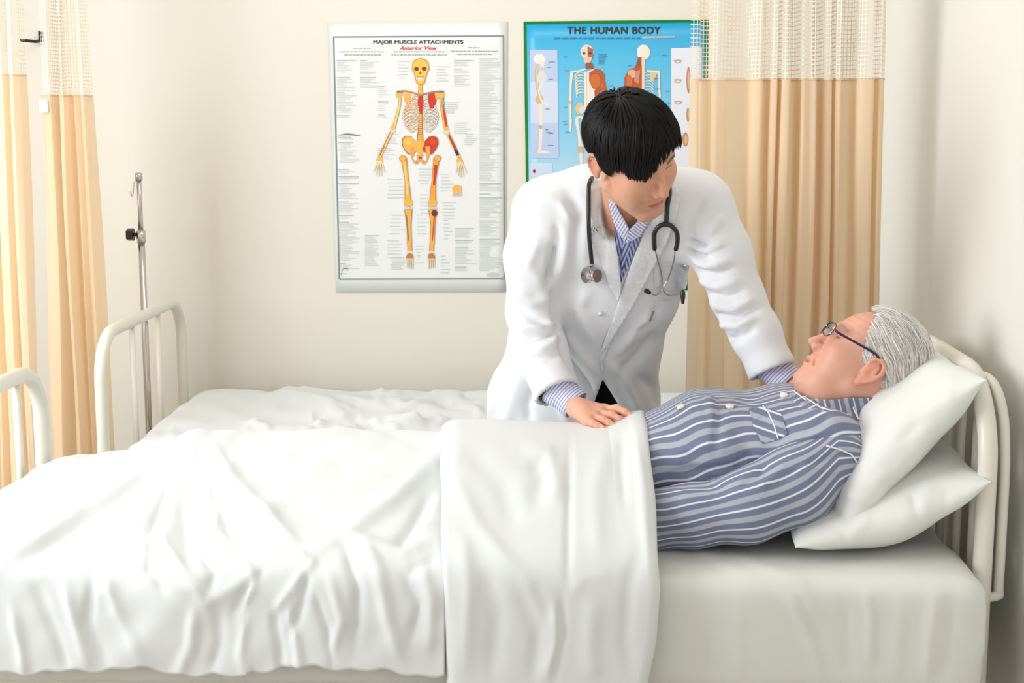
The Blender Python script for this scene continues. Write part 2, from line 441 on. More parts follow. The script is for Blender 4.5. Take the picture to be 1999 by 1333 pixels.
# ================================================================== POSTERS
def flat(mb, pts, Y, col):
    """printed shape: polygon given on the poster"""
    mb.add([P(x, y, Y) for x, y in pts], [tuple(range(len(pts)))], lin(col)[:3]+(1,))
class Ink:
    def __init__(s, Y, st=.00003): s.Y = Y; s.k = 0; s.mb = MB(); s.st = st
    def lay(s): s.k += 1; return s.Y-s.st*s.k
    def poly(s, pts, col): flat(s.mb, pts, s.lay(), col)
    def ell(s, c, r, col, rot=0, n=20):
        ca, sa = math.cos(rot), math.sin(rot)
        s.poly([(c[0]+r[0]*math.cos(t)*ca-r[1]*math.sin(t)*sa, c[1]+r[0]*math.cos(t)*sa+r[1]*math.sin(t)*ca) for t in np.linspace(0, 2*math.pi, n, endpoint=False)], col)
    def line(s, pts, wd, col, sm=True):
        q = catmull(pts, 5) if (sm and len(pts) > 2) else [np.array(p, float) for p in pts]; n = len(q)
        ws = np.interp(np.linspace(0, 1, n), np.linspace(0, 1, len(wd)), wd) if hasattr(wd, '__len__') else [wd]*n
        L = []; R_ = []
        for i in range(n):
            t = q[min(i+1, n-1)]-q[max(i-1, 0)]; t = t/(np.linalg.norm(t)+1e-9); nn = np.array([-t[1], t[0]])*ws[i]/2
            L.append(q[i]+nn); R_.append(q[i]-nn)
        Y = s.lay()
        s.mb.add([P(a[0], a[1], Y) for a in L+R_], [(i, i+1, n+i+1, n+i) for i in range(n-1)], lin(col)[:3]+(1,))
    def bone(s, pts, wd, col, edge=None):
        if edge: s.line(pts, [x+1.6 for x in wd], edge)
        s.line(pts, wd, col)
def text(body, name, x0, x1, y0, y1, Y, mat, parent, shear=0, off=0.0, space=1.0, bold=0):
    c = bpy.data.curves.new(name, 'FONT'); c.body = body; c.size = 1; c.offset = off; c.shear = shear; c.space_character = space
    o = bpy.data.objects.new(name, c); COL.objects.link(o); dg = bpy.context.evaluated_depsgraph_get()
    me = bpy.data.meshes.new_from_object(o.evaluated_get(dg)); COL.objects.unlink(o); bpy.data.objects.remove(o)
    n = len(me.vertices); co = np.zeros(n*3, np.float32); me.vertices.foreach_get('co', co); co = co.reshape(-1, 3)
    a = co.min(0); b = co.max(0); T = (co-a)/np.maximum(b-a, 1e-6)
    V = np.array([P(x0+(x1-x0)*t[0], y1+(y0-y1)*t[1], Y) for t in T], np.float32)
    me.vertices.foreach_set('co', V.ravel())
    if bold:
        bm = bmesh.new(); bm.from_mesh(me)
        for kk, (dx, dz) in enumerate(((-bold, 0), (bold, 0), (0, bold), (-bold, bold), (bold, bold))):
            g = bmesh.ops.duplicate(bm, geom=[f for f in bm.faces][:len(me.polygons)]+[e for e in bm.edges][:len(me.edges)]+[v for v in bm.verts][:n])
            for v in g['geom']:
                if isinstance(v, bmesh.types.BMVert): v.co.x += dx*.0016; v.co.z += dz*.0012; v.co.y -= .00004*(kk+1)
        bm.to_mesh(me); bm.free()
    me.update(); me.materials.append(mat)
    t = bpy.data.objects.new(name, me); COL.objects.link(t); t.parent = parent; t.matrix_parent_inverse = Matrix.Translation(-Vector(parent.location))
    return t
def sheet(name, corners, Y, mat, parent, curl=0):
    """thin paper: corner pixels tl,tr,br,bl"""
    tl, tr, br, bl = [P(x, y, Y) for x, y in corners]; V = []; n = 16
    for i in range(n+1):
        for j in range(n+1):
            a, b = i/n, j/n; p = (tl*(1-b)+tr*b)*(1-a)+(bl*(1-b)+br*b)*a
            p = p+np.array([0, -curl*(max(0, abs(2*a-1)-.8)**2+max(0, abs(2*b-1)-.85)**2)*10, 0]); V.append(p)
    Fc = [(i*(n+1)+j, (i+1)*(n+1)+j, (i+1)*(n+1)+j+1, i*(n+1)+j+1) for i in range(n) for j in range(n)]
    o = obj(name, V, Fc, mat, parent); solidify(o, .0006, 1 if False else -1); return o
PAPER = solid('poster_paper', (228, 231, 231), .35, spec=.3)
INK = solid('black_ink', (40, 44, 50), .5); REDINK = solid('red_ink', (206, 70, 70), .5)
GRN = solid('green_border', (12, 120, 48), .4)
YP = YB-.003
t1 = thing('anatomy_poster', 'white muscle attachment chart with a yellow skeleton, taped to the wall left of the doctor', 'poster', P(816, 570, YP))
sheet('paper', [(640, 44), (991, 42), (987, 570), (656, 571)], YP, PAPER, t1, .0)
ik = Ink(YP-.0012)
fr = [(651, 72), (983, 70), (985, 544), (662, 545)]
for i in range(4): ik.line([fr[i], fr[(i+1) % 4]], 2.6, (118, 140, 142), False)
ik.mb.build('printed_border', PRINT, t1, smooth=False)
text('MAJOR MUSCLE ATTACHMENTS', 'printed_title', 729, 904, 79, 87.5, YP-.0014, INK, t1, bold=.32)
text('Anterior View', 'printed_subtitle', 780, 853, 90, 97.5, YP-.0014, REDINK, t1, shear=.3, bold=.2)
# columns of small print
ik = Ink(YP-.0012, 0); G1 = (176, 184, 184); G2 = (205, 210, 210)
def para(x, y0, y1, wmin, wmax, pitch=3.2, jit=0):
    y = y0; first = True
    while y < y1:
        if rng.random() < .1: y += pitch*1.2; first = True; continue
        w_ = rng.uniform(wmin, wmax); xx = x+(0 if first else rng.uniform(0, jit))
        ik.line([(xx, y), (xx+w_, y)], 1.5 if first else 1.25, G1 if first else G2, False); first = False; y += pitch
para(657, 118, 235, 14, 40); para(703, 118, 172, 12, 36); para(660, 268, 535, 14, 42, jit=4); para(712, 460, 520, 14, 30)
para(886, 118, 170, 16, 40); para(936, 115, 528, 18, 46); para(888, 446, 530, 22, 44); para(738, 168, 230, 10, 24, 4.2)
for (a, b, c, d) in [(735, 290, 30, 5), (750, 262, 22, 4.5), (868, 200, 26, 5), (884, 240, 30, 5), (905, 262, 22, 5), (755, 350, 28, 9), (760, 420, 26, 9), (755, 470, 28, 8), (816, 330, 26, 7), (818, 380, 22, 9), (812, 420, 18, 9), (862, 395, 24, 8), (858, 340, 22, 8), (864, 430, 16, 9), (810, 480, 14, 8), (858, 500, 16, 8), (762, 505, 24, 5), (775, 120, 20, 8), (850, 130, 24, 7)]:
    for k in range(6):
        ik.line([(a+rng.uniform(0, 4), b+k*d*.8), (a+c+rng.uniform(-6, 6), b+k*d*.8)], 1.2, (196, 202, 202), False)
for y, x0, x1 in [(94, 690, 724), (101, 660, 752), (107, 672, 745), (101, 768, 870), (107, 764, 872), (93, 913, 936), (100, 880, 972), (106, 893, 960)]:
    x = x0
    while x < x1: w_ = rng.uniform(3, 9); ik.line([(x, y), (min(x+w_, x1), y)], 1.6, (150, 160, 162), False); x += w_+1.6
ik.line([(661, 264), (675, 262), (690, 263), (704, 265)], [1, 3, 3, 1], (120, 120, 125))
ik.line([(667, 540), (667, 530), (672, 524), (680, 525)], 1.2, (170, 178, 178)); ik.ell((962, 536), (12, 4), (196, 202, 202))
ik.mb.build('printed_notes', PRINT, t1, smooth=False)
# skeleton figure
ik = Ink(YP-.0014, .00001); BO = (236, 178, 78); BE = (196, 128, 66); BY = (240, 206, 120); RD = (200, 58, 34); GB = (126, 120, 120); WH = (238, 232, 226)
ik.line([(821, 160), (821, 185)], [8, 10], BE); ik.line([(821, 163), (821, 186)], [5, 7], BO)
ik.line([(821, 184), (821, 240), (820, 276)], [6, 8, 13], (150, 96, 66)); ik.line([(821, 186), (821, 240), (820, 276)], [4, 5, 10], BO)
for k in range(11): ik.line([(816, 236+k*3.7), (825, 236+k*3.7)], 1.1, (160, 104, 74), False)
for k in range(9):
    y = 190+k*6.2; w_ = [16, 25, 29, 32, 33, 34, 33, 31, 28][k]
    for sg in (-1, 1):
        a = [(821+sg*4, y), (821+sg*w_*.6, y-3.5), (821+sg*w_, y+5), (821+sg*w_*.92, y+12)]
        b = [(821+sg*w_*.95, y+8), (821+sg*w_*.6, y+17), (821+sg*5, y+9 if k > 4 else y+12)]
        ik.line(a, [2.0, 3.6, 3.0, 2.0], (176, 128, 100) if sg < 0 else (156, 140, 126)); ik.line(a, [1.0, 2.2, 1.8, 1.0], (240, 196, 150) if sg < 0 and k < 5 else (236, 222, 206))
        ik.line(b, [2.0, 3.2, 2.0], (186, 140, 116) if sg < 0 else (160, 146, 132)); ik.line(b, [1.0, 1.9, 1.2], (240, 208, 170) if sg < 0 else (232, 224, 212))
ik.poly([(817, 187), (825, 187), (827, 200), (824, 222), (820, 222), (815, 200)], RD)
ik.poly([(787, 183), (803, 182), (800, 194), (793, 202), (789, 196)], BO)
ik.poly([(836, 184), (848, 180), (853, 186), (851, 202), (845, 212), (839, 212), (836, 198)], RD); ik.poly([(848, 180), (862, 181), (858, 190), (851, 196)], BO)
ik.line([(820, 186), (803, 180), (786, 178), (775, 184)], [3, 3, 4, 5], BE); ik.line([(822, 186), (838, 181), (858, 179), (866, 184)], [3, 3, 4, 5], (150, 130, 120))
# skull
ik.poly([(805, 122), (810, 116), (821, 113), (831, 116), (837, 123), (838, 136), (834, 142), (832, 152), (829, 163), (821, 166), (813, 163), (810, 152), (808, 142), (804, 136)], (214, 150, 62))
ik.poly([(807, 123), (811, 118), (821, 115), (830, 118), (835, 124), (836, 135), (832, 142), (830, 152), (827, 161), (821, 164), (815, 161), (812, 152), (810, 142), (806, 135)], (238, 190, 92))
ik.ell((813, 134.5), (4.6, 4.2), (118, 66, 36)); ik.ell((828, 134), (4.6, 4.2), (118, 66, 36)); ik.poly([(820.6, 139), (823, 144), (818, 144)], (134, 76, 36))
ik.ell((820, 154), (7.5, 3.2), WH); ik.line([(813, 150), (828, 150)], 1.2, (176, 110, 60), False); ik.line([(813.5, 154.3), (827, 154.3)], .8, (190, 160, 150), False)
# pelvis
for sg in (-1, 1):
    c = BO if sg < 0 else RD
    wing = [(4, 288), (8, 277), (16, 268), (26, 266), (33, 271), (34, 281), (29, 292), (22, 300), (14, 299), (8, 296)]
    ik.poly([(820+sg*(a*1.06), 283+(b-283)*1.08) for a, b in wing], (168, 104, 56)); ik.poly([(820+sg*a, b) for a, b in wing], c); ik.ell((820+sg*24, 277), (6, 6), (246, 196, 100) if sg < 0 else (214, 76, 44), sg*.5)
    ik.line([(820+sg*14, 286), (820+sg*15, 304), (820+sg*8, 318), (820+sg*2, 310), (820+sg*6, 302)], [11, 6, 5, 5, 3], (226, 160, 92))
    ik.ell((820+sg*9, 309), (3.6, 4.6), (236, 234, 230))
ik.poly([(812, 276), (829, 276), (825, 298), (820, 306), (815, 298)], BO); ik.ell((828, 291), (3, 5), RD); ik.line([(818, 308), (823, 308)], 3, (120, 50, 30), False)
# limbs
for sg, sh, el, wr in ((-1, (779, 184), (767, 254), (741, 306)), (1, (862, 184), (871, 256), (897, 308))):
    ik.line([sh, (sh[0]+sg*-1, 205), el], [7, 4.6, 7], BE); ik.line([sh, (sh[0]+sg*-1, 205), el], [5, 3, 5], BY if sg < 0 else BO); ik.ell(sh, (6.5, 7.5), BO); ik.ell((sh[0]+sg*-1, sh[1]-5), (6, 2.4), GB)
    ik.line([(el[0], el[1]-2), wr], [6.5, 7.5, 6], BE); ik.line([(el[0]-1.5*sg, el[1]), (wr[0]-2, wr[1])], [2.6, 2.8, 2.4], BO); ik.line([(el[0]+1.8*sg, el[1]+2), (wr[0]+2, wr[1])], [2.6, 2.6, 2.2], BY)
    ik.ell(el, (5.5, 4.8), (218, 214, 204)); ik.ell((el[0], el[1]-5), (5, 5), BO)
    ik.ell((wr[0]+sg*0, wr[1]+6), (6, 5.5), BO)
    for k, (dx, L) in enumerate(((-12, 24), (-6, 31), (-.5, 33), (4.5, 30), (9, 22))):
        e = (wr[0]-sg*(-dx)*(1)+sg*2 if sg < 0 else wr[0]-dx+2, wr[1]+6+L); ik.line([(wr[0]+(e[0]-wr[0])*.3, wr[1]+8), e], [2.6, 2.6, 1.6], (206, 176, 130)); ik.line([(wr[0]+(e[0]-wr[0])*.3, wr[1]+8), e], [1.5, 1.5, .8], (240, 226, 190))
ik.line([(865, 205), (869, 232), (872, 248)], [2, 5, 3], RD); ik.line([(876, 264), (887, 286), (894, 300)], [3, 5, 4], (168, 66, 54)); ik.line([(888, 292), (894, 303)], [4, 6], (40, 50, 92)); ik.line([(750, 286), (742, 302)], [2, 3, 2], (150, 120, 90)); ik.line([(866, 190), (867, 214)], [1.5, 3, 1.5], (120, 136, 140))
for sg, hp, kn, an in ((-1, (788, 309), (797, 401), (800, 492)), (1, (852, 309), (844, 401), (842, 492))):
    ik.line([hp, ((hp[0]+kn[0])/2-sg*1, 350), kn], [12, 8, 14], BE); ik.line([hp, ((hp[0]+kn[0])/2-sg*1, 350), kn], [9, 6, 11], BO if sg < 0 else (238, 160, 66))
    if sg < 0: ik.line([(790, 322), (795, 380)], [3, 4, 4], (232, 200, 130))
    else: ik.line([(851, 322), (847, 362)], [7, 6, 4], (190, 62, 34))
    ik.ell((hp[0]+sg*2, hp[1]), (7, 6), BE); ik.ell((hp[0]+sg*2, hp[1]), (5.5, 4.8), BO); ik.ell((kn[0], kn[1]-5), (9, 7), BO); ik.line([(kn[0]-8, kn[1]+5), (kn[0]+8, kn[1]+5)], 4, (206, 200, 190), False)
    ik.line([(kn[0], kn[1]+8), (kn[0]+1, 440), an], [16, 9, 9], BE); ik.line([(kn[0], kn[1]+9), (kn[0]+1, 440), an], [12, 6.5, 7], (240, 172, 74))
    ik.line([(kn[0]+(-4 if sg < 0 else 4), 420), (an[0]+(-2 if sg < 0 else 2), 470)], [3, 4.6, 2], (132, 120, 100) if sg < 0 else (190, 74, 50))
    ik.line([(an[0]-5, an[1]), (an[0]+5, an[1])], 3.4, (222, 222, 222), False); ik.ell((an[0], an[1]+10), (7, 8), (196, 120, 60))
    for k in range(4): ik.line([(an[0]-5+k*3.3, an[1]+12), (an[0]-5+k*3.6, an[1]+30+(k if sg < 0 else 3-k))], [2.8, 2.6, 2], (214, 200, 176))
ik.ell((848, 416), (6, 6.5), (120, 44, 34)); ik.ell((892, 369), (9, 8), BO)
for k in range(5): ik.line([(886+k*3.4, 373), (884+k*4.2, 383)], 1.8, (214, 190, 150))
ik.mb.build('printed_skeleton', PRINT, t1, smooth=False)

t2 = thing('human_body_poster', 'blue poster of bodies and muscles with a green border, on the wall behind the doctor', 'poster', P(1200, 590, YP))
BLUE = NT('blue_print'); g = BLUE.n('ShaderNodeTexCoord'); sp = BLUE.n('ShaderNodeSeparateXYZ'); BLUE.l(g.outputs['Object'], sp.inputs[0])
ramp = BLUE.n('ShaderNodeValToRGB'); z0 = P(1200, 570, YP)[2]; z1 = P(1200, 45, YP)[2]
mr = BLUE.n('ShaderNodeMapRange'); mr.inputs[1].default_value = z0; mr.inputs[2].default_value = z1; BLUE.l(sp.outputs[2], mr.inputs[0]); BLUE.l(mr.outputs[0], ramp.inputs[0])
e = ramp.color_ramp.elements; e[0].color = lin((214, 230, 240)); e[0].position = .25; e[1].color = lin((28, 164, 218)); e[1].position = 1.0
x = e.new(.6); x.color = lin((134, 200, 234)); x = e.new(.86); x.color = lin((84, 186, 228)); BLUE.l(ramp.outputs[0], BLUE.b.inputs['Base Color']); BLUE.b.inputs['Roughness'].default_value = .35
sheet('paper', [(1022, 42), (1383, 38), (1374, 566), (1030, 566)], YP, GRN, t2)
sheet('printed_ground', [(1028, 48), (1377, 44), (1337, 560), (1036, 560)] if False else [(1028, 48), (1377, 44), (1369, 546), (1035, 546)], YP-.0009, BLUE.m, t2)
text('THE HUMAN BODY', 'printed_title', 1108, 1289, 52.5, 66, YP-.0023, INK, t2, space=1.1, bold=.75)
ik = Ink(YP-.0022, .00001); LV = (186, 200, 232); LG = (226, 229, 240)
x = 1082
while x < 1248: w_ = rng.uniform(6, 16); ik.line([(x, 75), (x+w_, 74.7)], 3, (52, 128, 160), False); x += w_+3
ik.line([(1253, 73), (1318, 71.5)], 4, (170, 180, 190), False)
ik.poly([(1034, 97), (1088, 97), (1091, 304), (1088, 309), (1037, 309)], LV); ik.poly([(1036, 160), (1088, 160), (1090, 240), (1036, 240)], (206, 214, 236))
ik.poly([(1310, 94), (1370, 92), (1368, 330), (1310, 330)], LG); ik.poly([(1036, 318), (1078, 318), (1078, 345), (1036, 345)], (200, 216, 236)); ik.ell((1043, 334), (3, 4), (180, 50, 50))
CR = (232, 222, 204); CG = (190, 176, 150)
# side skeleton
ik.ell((1053, 115), (11, 10), (236, 232, 224)); ik.poly([(1052, 120), (1063, 120), (1062, 130), (1054, 132)], CR); ik.line([(1053, 125), (1047, 140), (1049, 165), (1053, 190)], [5, 7, 7, 5], CG)
ik.line([(1053, 125), (1047, 140), (1049, 165), (1053, 190)], [3, 4, 4, 3], (222, 196, 160)); ik.ell((1058, 152), (9, 15), (214, 214, 218)); ik.ell((1053, 194), (8, 9), (208, 180, 140)); ik.line([(1060, 160), (1052, 180), (1060, 200), (1072, 205)], [3, 3, 3, 4], CR)
ik.line([(1055, 202), (1056, 248), (1054, 294)], [7, 6, 6], CR); ik.ell((1055, 248), (4, 4), CG); ik.line([(1050, 295), (1072, 298)], [7, 3], CR)
# front figure (half bones, half muscles)
OR = (186, 88, 46); OL = (214, 128, 84)
ik.ell((1146, 101), (13, 14), (222, 208, 196)); ik.poly([(1147, 90), (1158, 96), (1158, 112), (1153, 122), (1147, 124)], (176, 104, 84)); ik.ell((1140, 104), (3, 3), (110, 90, 76)); ik.poly([(1138, 112), (1156, 112), (1152, 124), (1146, 127), (1140, 122)], (216, 196, 180)); ik.ell((1152, 104), (3, 2.4), (90, 60, 50))
ik.poly([(1144, 122), (1156, 122), (1160, 134), (1142, 134)], (150, 84, 70))
ik.line([(1116, 140), (1132, 138), (1144, 134)], [4, 3, 3], CR)
for k in range(8): ik.line([(1144, 143+k*5.6), (1130, 141+k*5.6), (1122+k*.5, 149+k*5.6), (1128, 153+k*5.4)], [1.4, 2.4, 2.4, 1.4], (226, 216, 196))
ik.line([(1116, 140), (1114, 170), (1113, 200), (1113, 232)], [6, 4, 6, 4], CR); ik.ell((1113, 200), (4, 4), (210, 180, 130)); ik.line([(1114, 232), (1113, 258)], [6, 6, 3], CR)
ik.line([(1143, 140), (1143, 230)], [5, 6], CR); ik.poly([(1146, 140), (1160, 134), (1176, 136), (1168, 200), (1160, 234), (1146, 236)], (232, 222, 220))
ik.poly([(1150, 142), (1162, 134), (1174, 136), (1181, 146), (1180, 166), (1172, 178), (1156, 172), (1150, 158)], OR); ik.ell((1162, 158), (10, 14), (204, 112, 50)); ik.poly([(1160, 176), (1172, 172), (1168, 202), (1162, 202)], (180, 90, 50))
ik.line([(1177, 158), (1181, 182), (1188, 204)], [9, 10, 7], (190, 90, 50)); ik.line([(1175, 164), (1180, 186)], [1.5, 2], OL)
ik.ell((1132, 212), (9, 12), (220, 190, 140)); ik.ell((1136, 214), (5, 7), (200, 214, 226)); ik.line([(1124, 232), (1134, 228), (1142, 236)], [6, 5, 5], CR)
ik.line([(1125, 232), (1130, 262), (1134, 290)], [7, 5, 9], CR); ik.ell((1134, 292), (6, 7), (208, 176, 130)); ik.line([(1134, 298), (1135, 345)], [6, 6], CR); ik.poly([(1146, 236), (1166, 236), (1176, 300), (1160, 320)], (226, 216, 214))
# back figure
ik.ell((1256, 102), (13, 15), (236, 226, 206)); ik.ell((1249, 100), (5, 9), (226, 232, 236)); ik.poly([(1246, 112), (1254, 112), (1252, 132), (1240, 132)], (150, 86, 70)); ik.line([(1256, 112), (1255, 180)], [7, 6], (228, 206, 180))
ik.poly([(1253, 128), (1240, 131), (1226, 138), (1219, 152), (1218, 178), (1253, 180)], OR); ik.ell((1234, 144), (9, 8), (224, 170, 150)); ik.poly([(1240, 140), (1250, 136), (1246, 164), (1238, 158)], (200, 140, 120)); ik.ell((1228, 158), (6, 12), (206, 112, 60))
for k in range(7): ik.line([(1258, 142+k*5.6), (1270, 141+k*5.6), (1276, 148+k*5.6)], [1.4, 2.6, 2], (204, 206, 208))
ik.poly([(1268, 140), (1286, 138), (1276, 158), (1270, 158)], (220, 196, 150)); ik.line([(1262, 138), (1288, 140)], [3, 4], CR); ik.line([(1286, 140), (1287, 170), (1288, 190)], [5, 4, 4], CR)
# details on the right panel
for (x, y) in ((1323, 120), (1323, 158), (1324, 200)):
    ik.ell((x, y), (7, 4), (196, 180, 168)); ik.ell((x, y), (3, 2), (226, 220, 226)); ik.line([(x-8, y-2), (x+8, y-2)], 1.4, (180, 164, 150), False)
for (x, y, a, b) in ((1344, 156, 4, 26), (1343, 224, 3, 14), (1338, 272, 6, 14)): ik.ell((x, y), (a, b), (196, 140, 106)); ik.ell((x+1, y), (a*.5, b*.7), (214, 180, 150))
for k in range(46):
    x = rng.choice([1165, 1178, 1192, 1225, 1276, 1294, 1102, 1068, 1222, 1300])+rng.uniform(-4, 4); y = rng.uniform(92, 300); ik.line([(x, y), (x+rng.uniform(5, 12), y)], 1.3, (84, 140, 176), False)
for k in range(7): ik.line([(1168, 106+k*3), (1184-k*.8, 106+k*3)], 1.3, (70, 140, 180), False)
ik.line([(1340, 520), (1366, 520)], 16, (232, 186, 80), False)
ik.mb.build('printed_figures', PRINT, t2, smooth=False)

# ================================================================== CURTAINS
def curtain(prof_top, prof_bot, Y, z_top, z_net, z_bot, parent, seed, amp=1.0):
    """prof: (x, depth) folds at top and bottom, metres; Builds net and cloth as two meshes"""
    n = 260
    def res(pr):
        pr = np.array(pr, float); t = np.linspace(0, 1, len(pr)); tt = np.linspace(0, 1, n)
        x = np.interp(tt, t, pr[:, 0]); y = np.interp(tt, t, pr[:, 1]); k = np.array([1, 4, 7, 4, 1])/17
        xp = np.pad(x, 2, 'edge'); yp = np.pad(y, 2, 'edge'); return np.convolve(xp, k, 'valid'), np.convolve(yp, k, 'valid')
    xt, yt = res(prof_top); xb, yb = res(prof_bot); r = np.random.default_rng(seed); ph = r.uniform(0, 6.28, 3)
    s_ = np.concatenate([[0], np.cumsum(np.hypot(np.diff(xt), np.diff(yt)))])
    def build(name, za, zb, m, mat):
        V = []; UV = []
        for i in range(m+1):
            z = za+(zb-za)*i/m; f = (z_top-z)/(z_top-z_bot)
            for j in range(n):
                xx = xt[j]*(1-f)+xb[j]*f; yy = yt[j]*(1-f)+yb[j]*f
                xx += .004*math.sin(5*z+ph[0]+j*.03)*f; yy += .006*math.sin(4*z+ph[1]+j*.05)
                V.append((xx, Y+yy*amp, z)); UV.append((s_[j], z))
        Fc = [(i*n+j, (i+1)*n+j, (i+1)*n+j+1, i*n+j+1) for i in range(m) for j in range(n-1)]
        return obj(name, V, Fc, mat, parent, uv=UV)
    o = build('net_top', z_top, z_net-.004, 16, NET); c = build('curtain_cloth', z_net, z_bot, 50, CURT)
    m = MB(); m.tube([(xt[j]*(1-(z_top-z_net)/(z_top-z_bot))+xb[j]*((z_top-z_net)/(z_top-z_bot)), Y+(yt[j]*(1-(z_top-z_net)/(z_top-z_bot))+yb[j]*((z_top-z_net)/(z_top-z_bot)))*amp, z_net) for j in range(0, n, 2)], .0025, 6)
    m.build('hem', CURT, parent)
    return c
def track(x0, x1, Y, z, label):
    t = thing('curtain_track', label, 'curtain rail', (x0, Y, z)); m = MB(); m.tube([(x0, Y, z), (x1, Y, z)], .012, 12); m.build('rail', CHROME, t)
    for xx in (x0+.06, x1-.06): m = MB(); m.tube([(xx, Y, z), (xx, Y, ZC)], .006, 8); m.build('hanger_rod', CHROME, t)
    return t
YR = 3.49
FOLDS = [(1348, 0), (1368, -.002), (1372, .03), (1388, .035), (1393, .004), (1402, .0), (1420, .005), (1424, .026), (1464, .03), (1470, -.008), (1488, -.012), (1492, .05), (1500, .055), (1502, -.004), (1515, -.008), (1517, .032), (1520, .032), (1522, -.006), (1538, -.01), (1542, .055), (1557, .06), (1560, -.012), (1576, -.006), (1590, -.012), (1592, .06), (1602, .055), (1604, -.004), (1622, -.008), (1624, .03), (1627, .03), (1629, -.006), (1640, -.008), (1643, .04), (1668, .045), (1672, -.01), (1700, -.012), (1703, .02), (1708, .02), (1711, -.004), (1722, 0), (1726, .04), (1734, .05)]
def xs(folds, y, Y, sc=1.0, c=0, dx=0): return [(P(c+(a-c)*sc+dx, y, Y)[0], b) for a, b in folds]
tr = thing('privacy_curtain', 'wide cream curtain with net top hanging between the doctor and the right wall', 'curtain', (P(1540, 400, YR)[0], YR, .3))
curtain(xs(FOLDS, 0, YR), xs(FOLDS, 760, YR, 1.02, 1540, -8), YR, 2.38, P(1540, 155, YR)[2], .3, tr, 1, 1.5)
tk = track(P(1300, 0, YR)[0], XR-.03, YR, 2.4, 'steel curtain rail above the wide cream curtain')
YL = 4.05
FB = [(80, 0), (88, -.01), (104, -.014), (110, .045), (120, .05), (124, -.016), (132, -.02), (137, .0), (142, .012), (150, -.004), (158, .012), (168, .0), (172, .02), (180, .03)]
tb = thing('privacy_curtain', 'cream curtain with net top beside the drip stand, behind the empty bed end rail', 'curtain', (P(150, 500, YL)[0], YL, .35))
FBT = [(77+(a-80)*.82, b) for a, b in FB]; FBB = [(106+(a-80)*1.13, b*1.7) for a, b in FB]
zt = 2.38; zp = P(120, 0, YL)[2]
ext = (zt-zp)/(zp-.35)
curtain([(P(a, 0, YL)[0]-(P(a2, 915, YL)[0]-P(a, 0, YL)[0])*ext*.6, b) for (a, b), (a2, _) in zip(FBT, FBB)], xs(FBB, 915, YL), YL, zt, P(130, 186, YL)[2], .35, tb, 2)
m = MB(); q = P(86, 206, YL-.02); m.box((q[0]-.014, q[1]-.004, q[2]-.02), (q[0]+.012, q[1]+.004, q[2]+.016)); bevel(m.build('tie_tag', WHITEP, tb, smooth=False), .002)
track(XL+.05, P(330, 0, YL)[0], YL, 2.4, 'steel curtain rail above the curtain beside the drip stand')
YA = 3.62
FA = [(-90, .0), (-60, .03), (-40, .0), (-20, .035), (-8, .0), (0, .04), (6, .045), (10, -.01), (28, -.015), (34, .01), (46, -.01), (56, .0), (62, .03)]
ta = thing('privacy_curtain', 'cream curtain cut by the left edge of the photo, behind the front bed foot rail', 'curtain', (P(0, 500, YA)[0], YA, .3))
curtain(xs([(a-20, b) for a, b in FA], 0, YA), xs(FA, 915, YA, 1.0, 0, 12), YA, 2.38, P(30, 146, YA)[2], .3, ta, 3)
track(XL+.05, P(150, 0, YA)[0], YA, 2.4, 'steel curtain rail above the curtain at the left edge')
# wall hook
th = thing('curtain_hook', 'small black metal hook on the wall between the two left curtains', 'hook', P(80, 80, YB))
m = MB(); a = P(78, 60, YB-.005); b = P(79, 83, YB-.005); m.tube([a, b], .006, 8); m.build('wall_plate', BLACKP, th)
m = MB(); m.tube(catmull([P(78, 80, YB-.01), P(68, 81, YB-.035), P(50, 79, YB-.05), P(43, 79, YB-.055), P(42, 76, YB-.056)], 5), .005, 8); m.build('prong', BLACKP, th)

# ================================================================== IV POLE
yi = 4.30; base = P(290, 860, yi); xi = lambda y: P(272+(y-340)*.0365, y, yi)
xp = (P(272, 340, yi)[0]+P(288, 800, yi)[0])/2; topz = P(272, 345, yi)[2]; jz = P(276, 458, yi)[2]
ti = thing('drip_stand', 'chrome drip stand pole with a black clamp knob near the back wall', 'drip stand', (xp, yi, 0))
m = MB(); m.tube([(xp, yi, .03), (xp, yi, jz)], .0105, 16); m.build('lower_pole', CHROME, ti)
m = MB(); m.tube([(xp, yi, jz), (xp, yi, topz)], .0075, 16); m.build('upper_pole', CHROME, ti)
m = MB(); m.tube([(xp, yi, jz-.025), (xp, yi, jz+.012)], .0135, 16); m.build('clamp_collar', CHROME, ti)
m = MB(); m.tube([(xp-.012, yi, jz), (xp-.022, yi-.002, jz)], .006, 10)
ang = np.linspace(0, 2*math.pi, 11)[:-1]; ring = [((.0205 if i % 2 == 0 else .0165)*math.cos(a), (.0205 if i % 2 == 0 else .0165)*math.sin(a)) for i, a in enumerate(ang)]
Vv = [(xp-.022, yi+a, jz+b) for a, b in ring]+[(xp-.043, yi+a, jz+b) for a, b in ring]; n_ = len(ring)
m.add(Vv, [(i, (i+1) % n_, n_+(i+1) % n_, n_+i) for i in range(n_)]+[tuple(range(n_))[::-1], tuple(range(n_, 2*n_))]); bevel(m.build('knob', BLACKP, ti, smooth=False), .003)
m = MB(); m.tube([(xp, yi, topz-.01), (xp, yi, topz+.012)], .0115, 16); m.build('top_cap', CHROME, ti)
m = MB()
m.tube(catmull([(xp-.008, yi, topz-.004), (xp-.016, yi, topz-.02), (xp-.02, yi, topz-.05), (xp-.024, yi, topz-.058), (xp-.028, yi, topz-.045)], 6), .0022, 8); m.build('bag_hook', CHROME, ti)
m = MB()
for k in range(5):
    a = 2*math.pi*k/5+.3; m.tube([(xp, yi, .05), (xp+.12*math.cos(a), yi+.12*math.sin(a), .045)], .009, 8)
m.build('base_spokes', CHROME, ti)
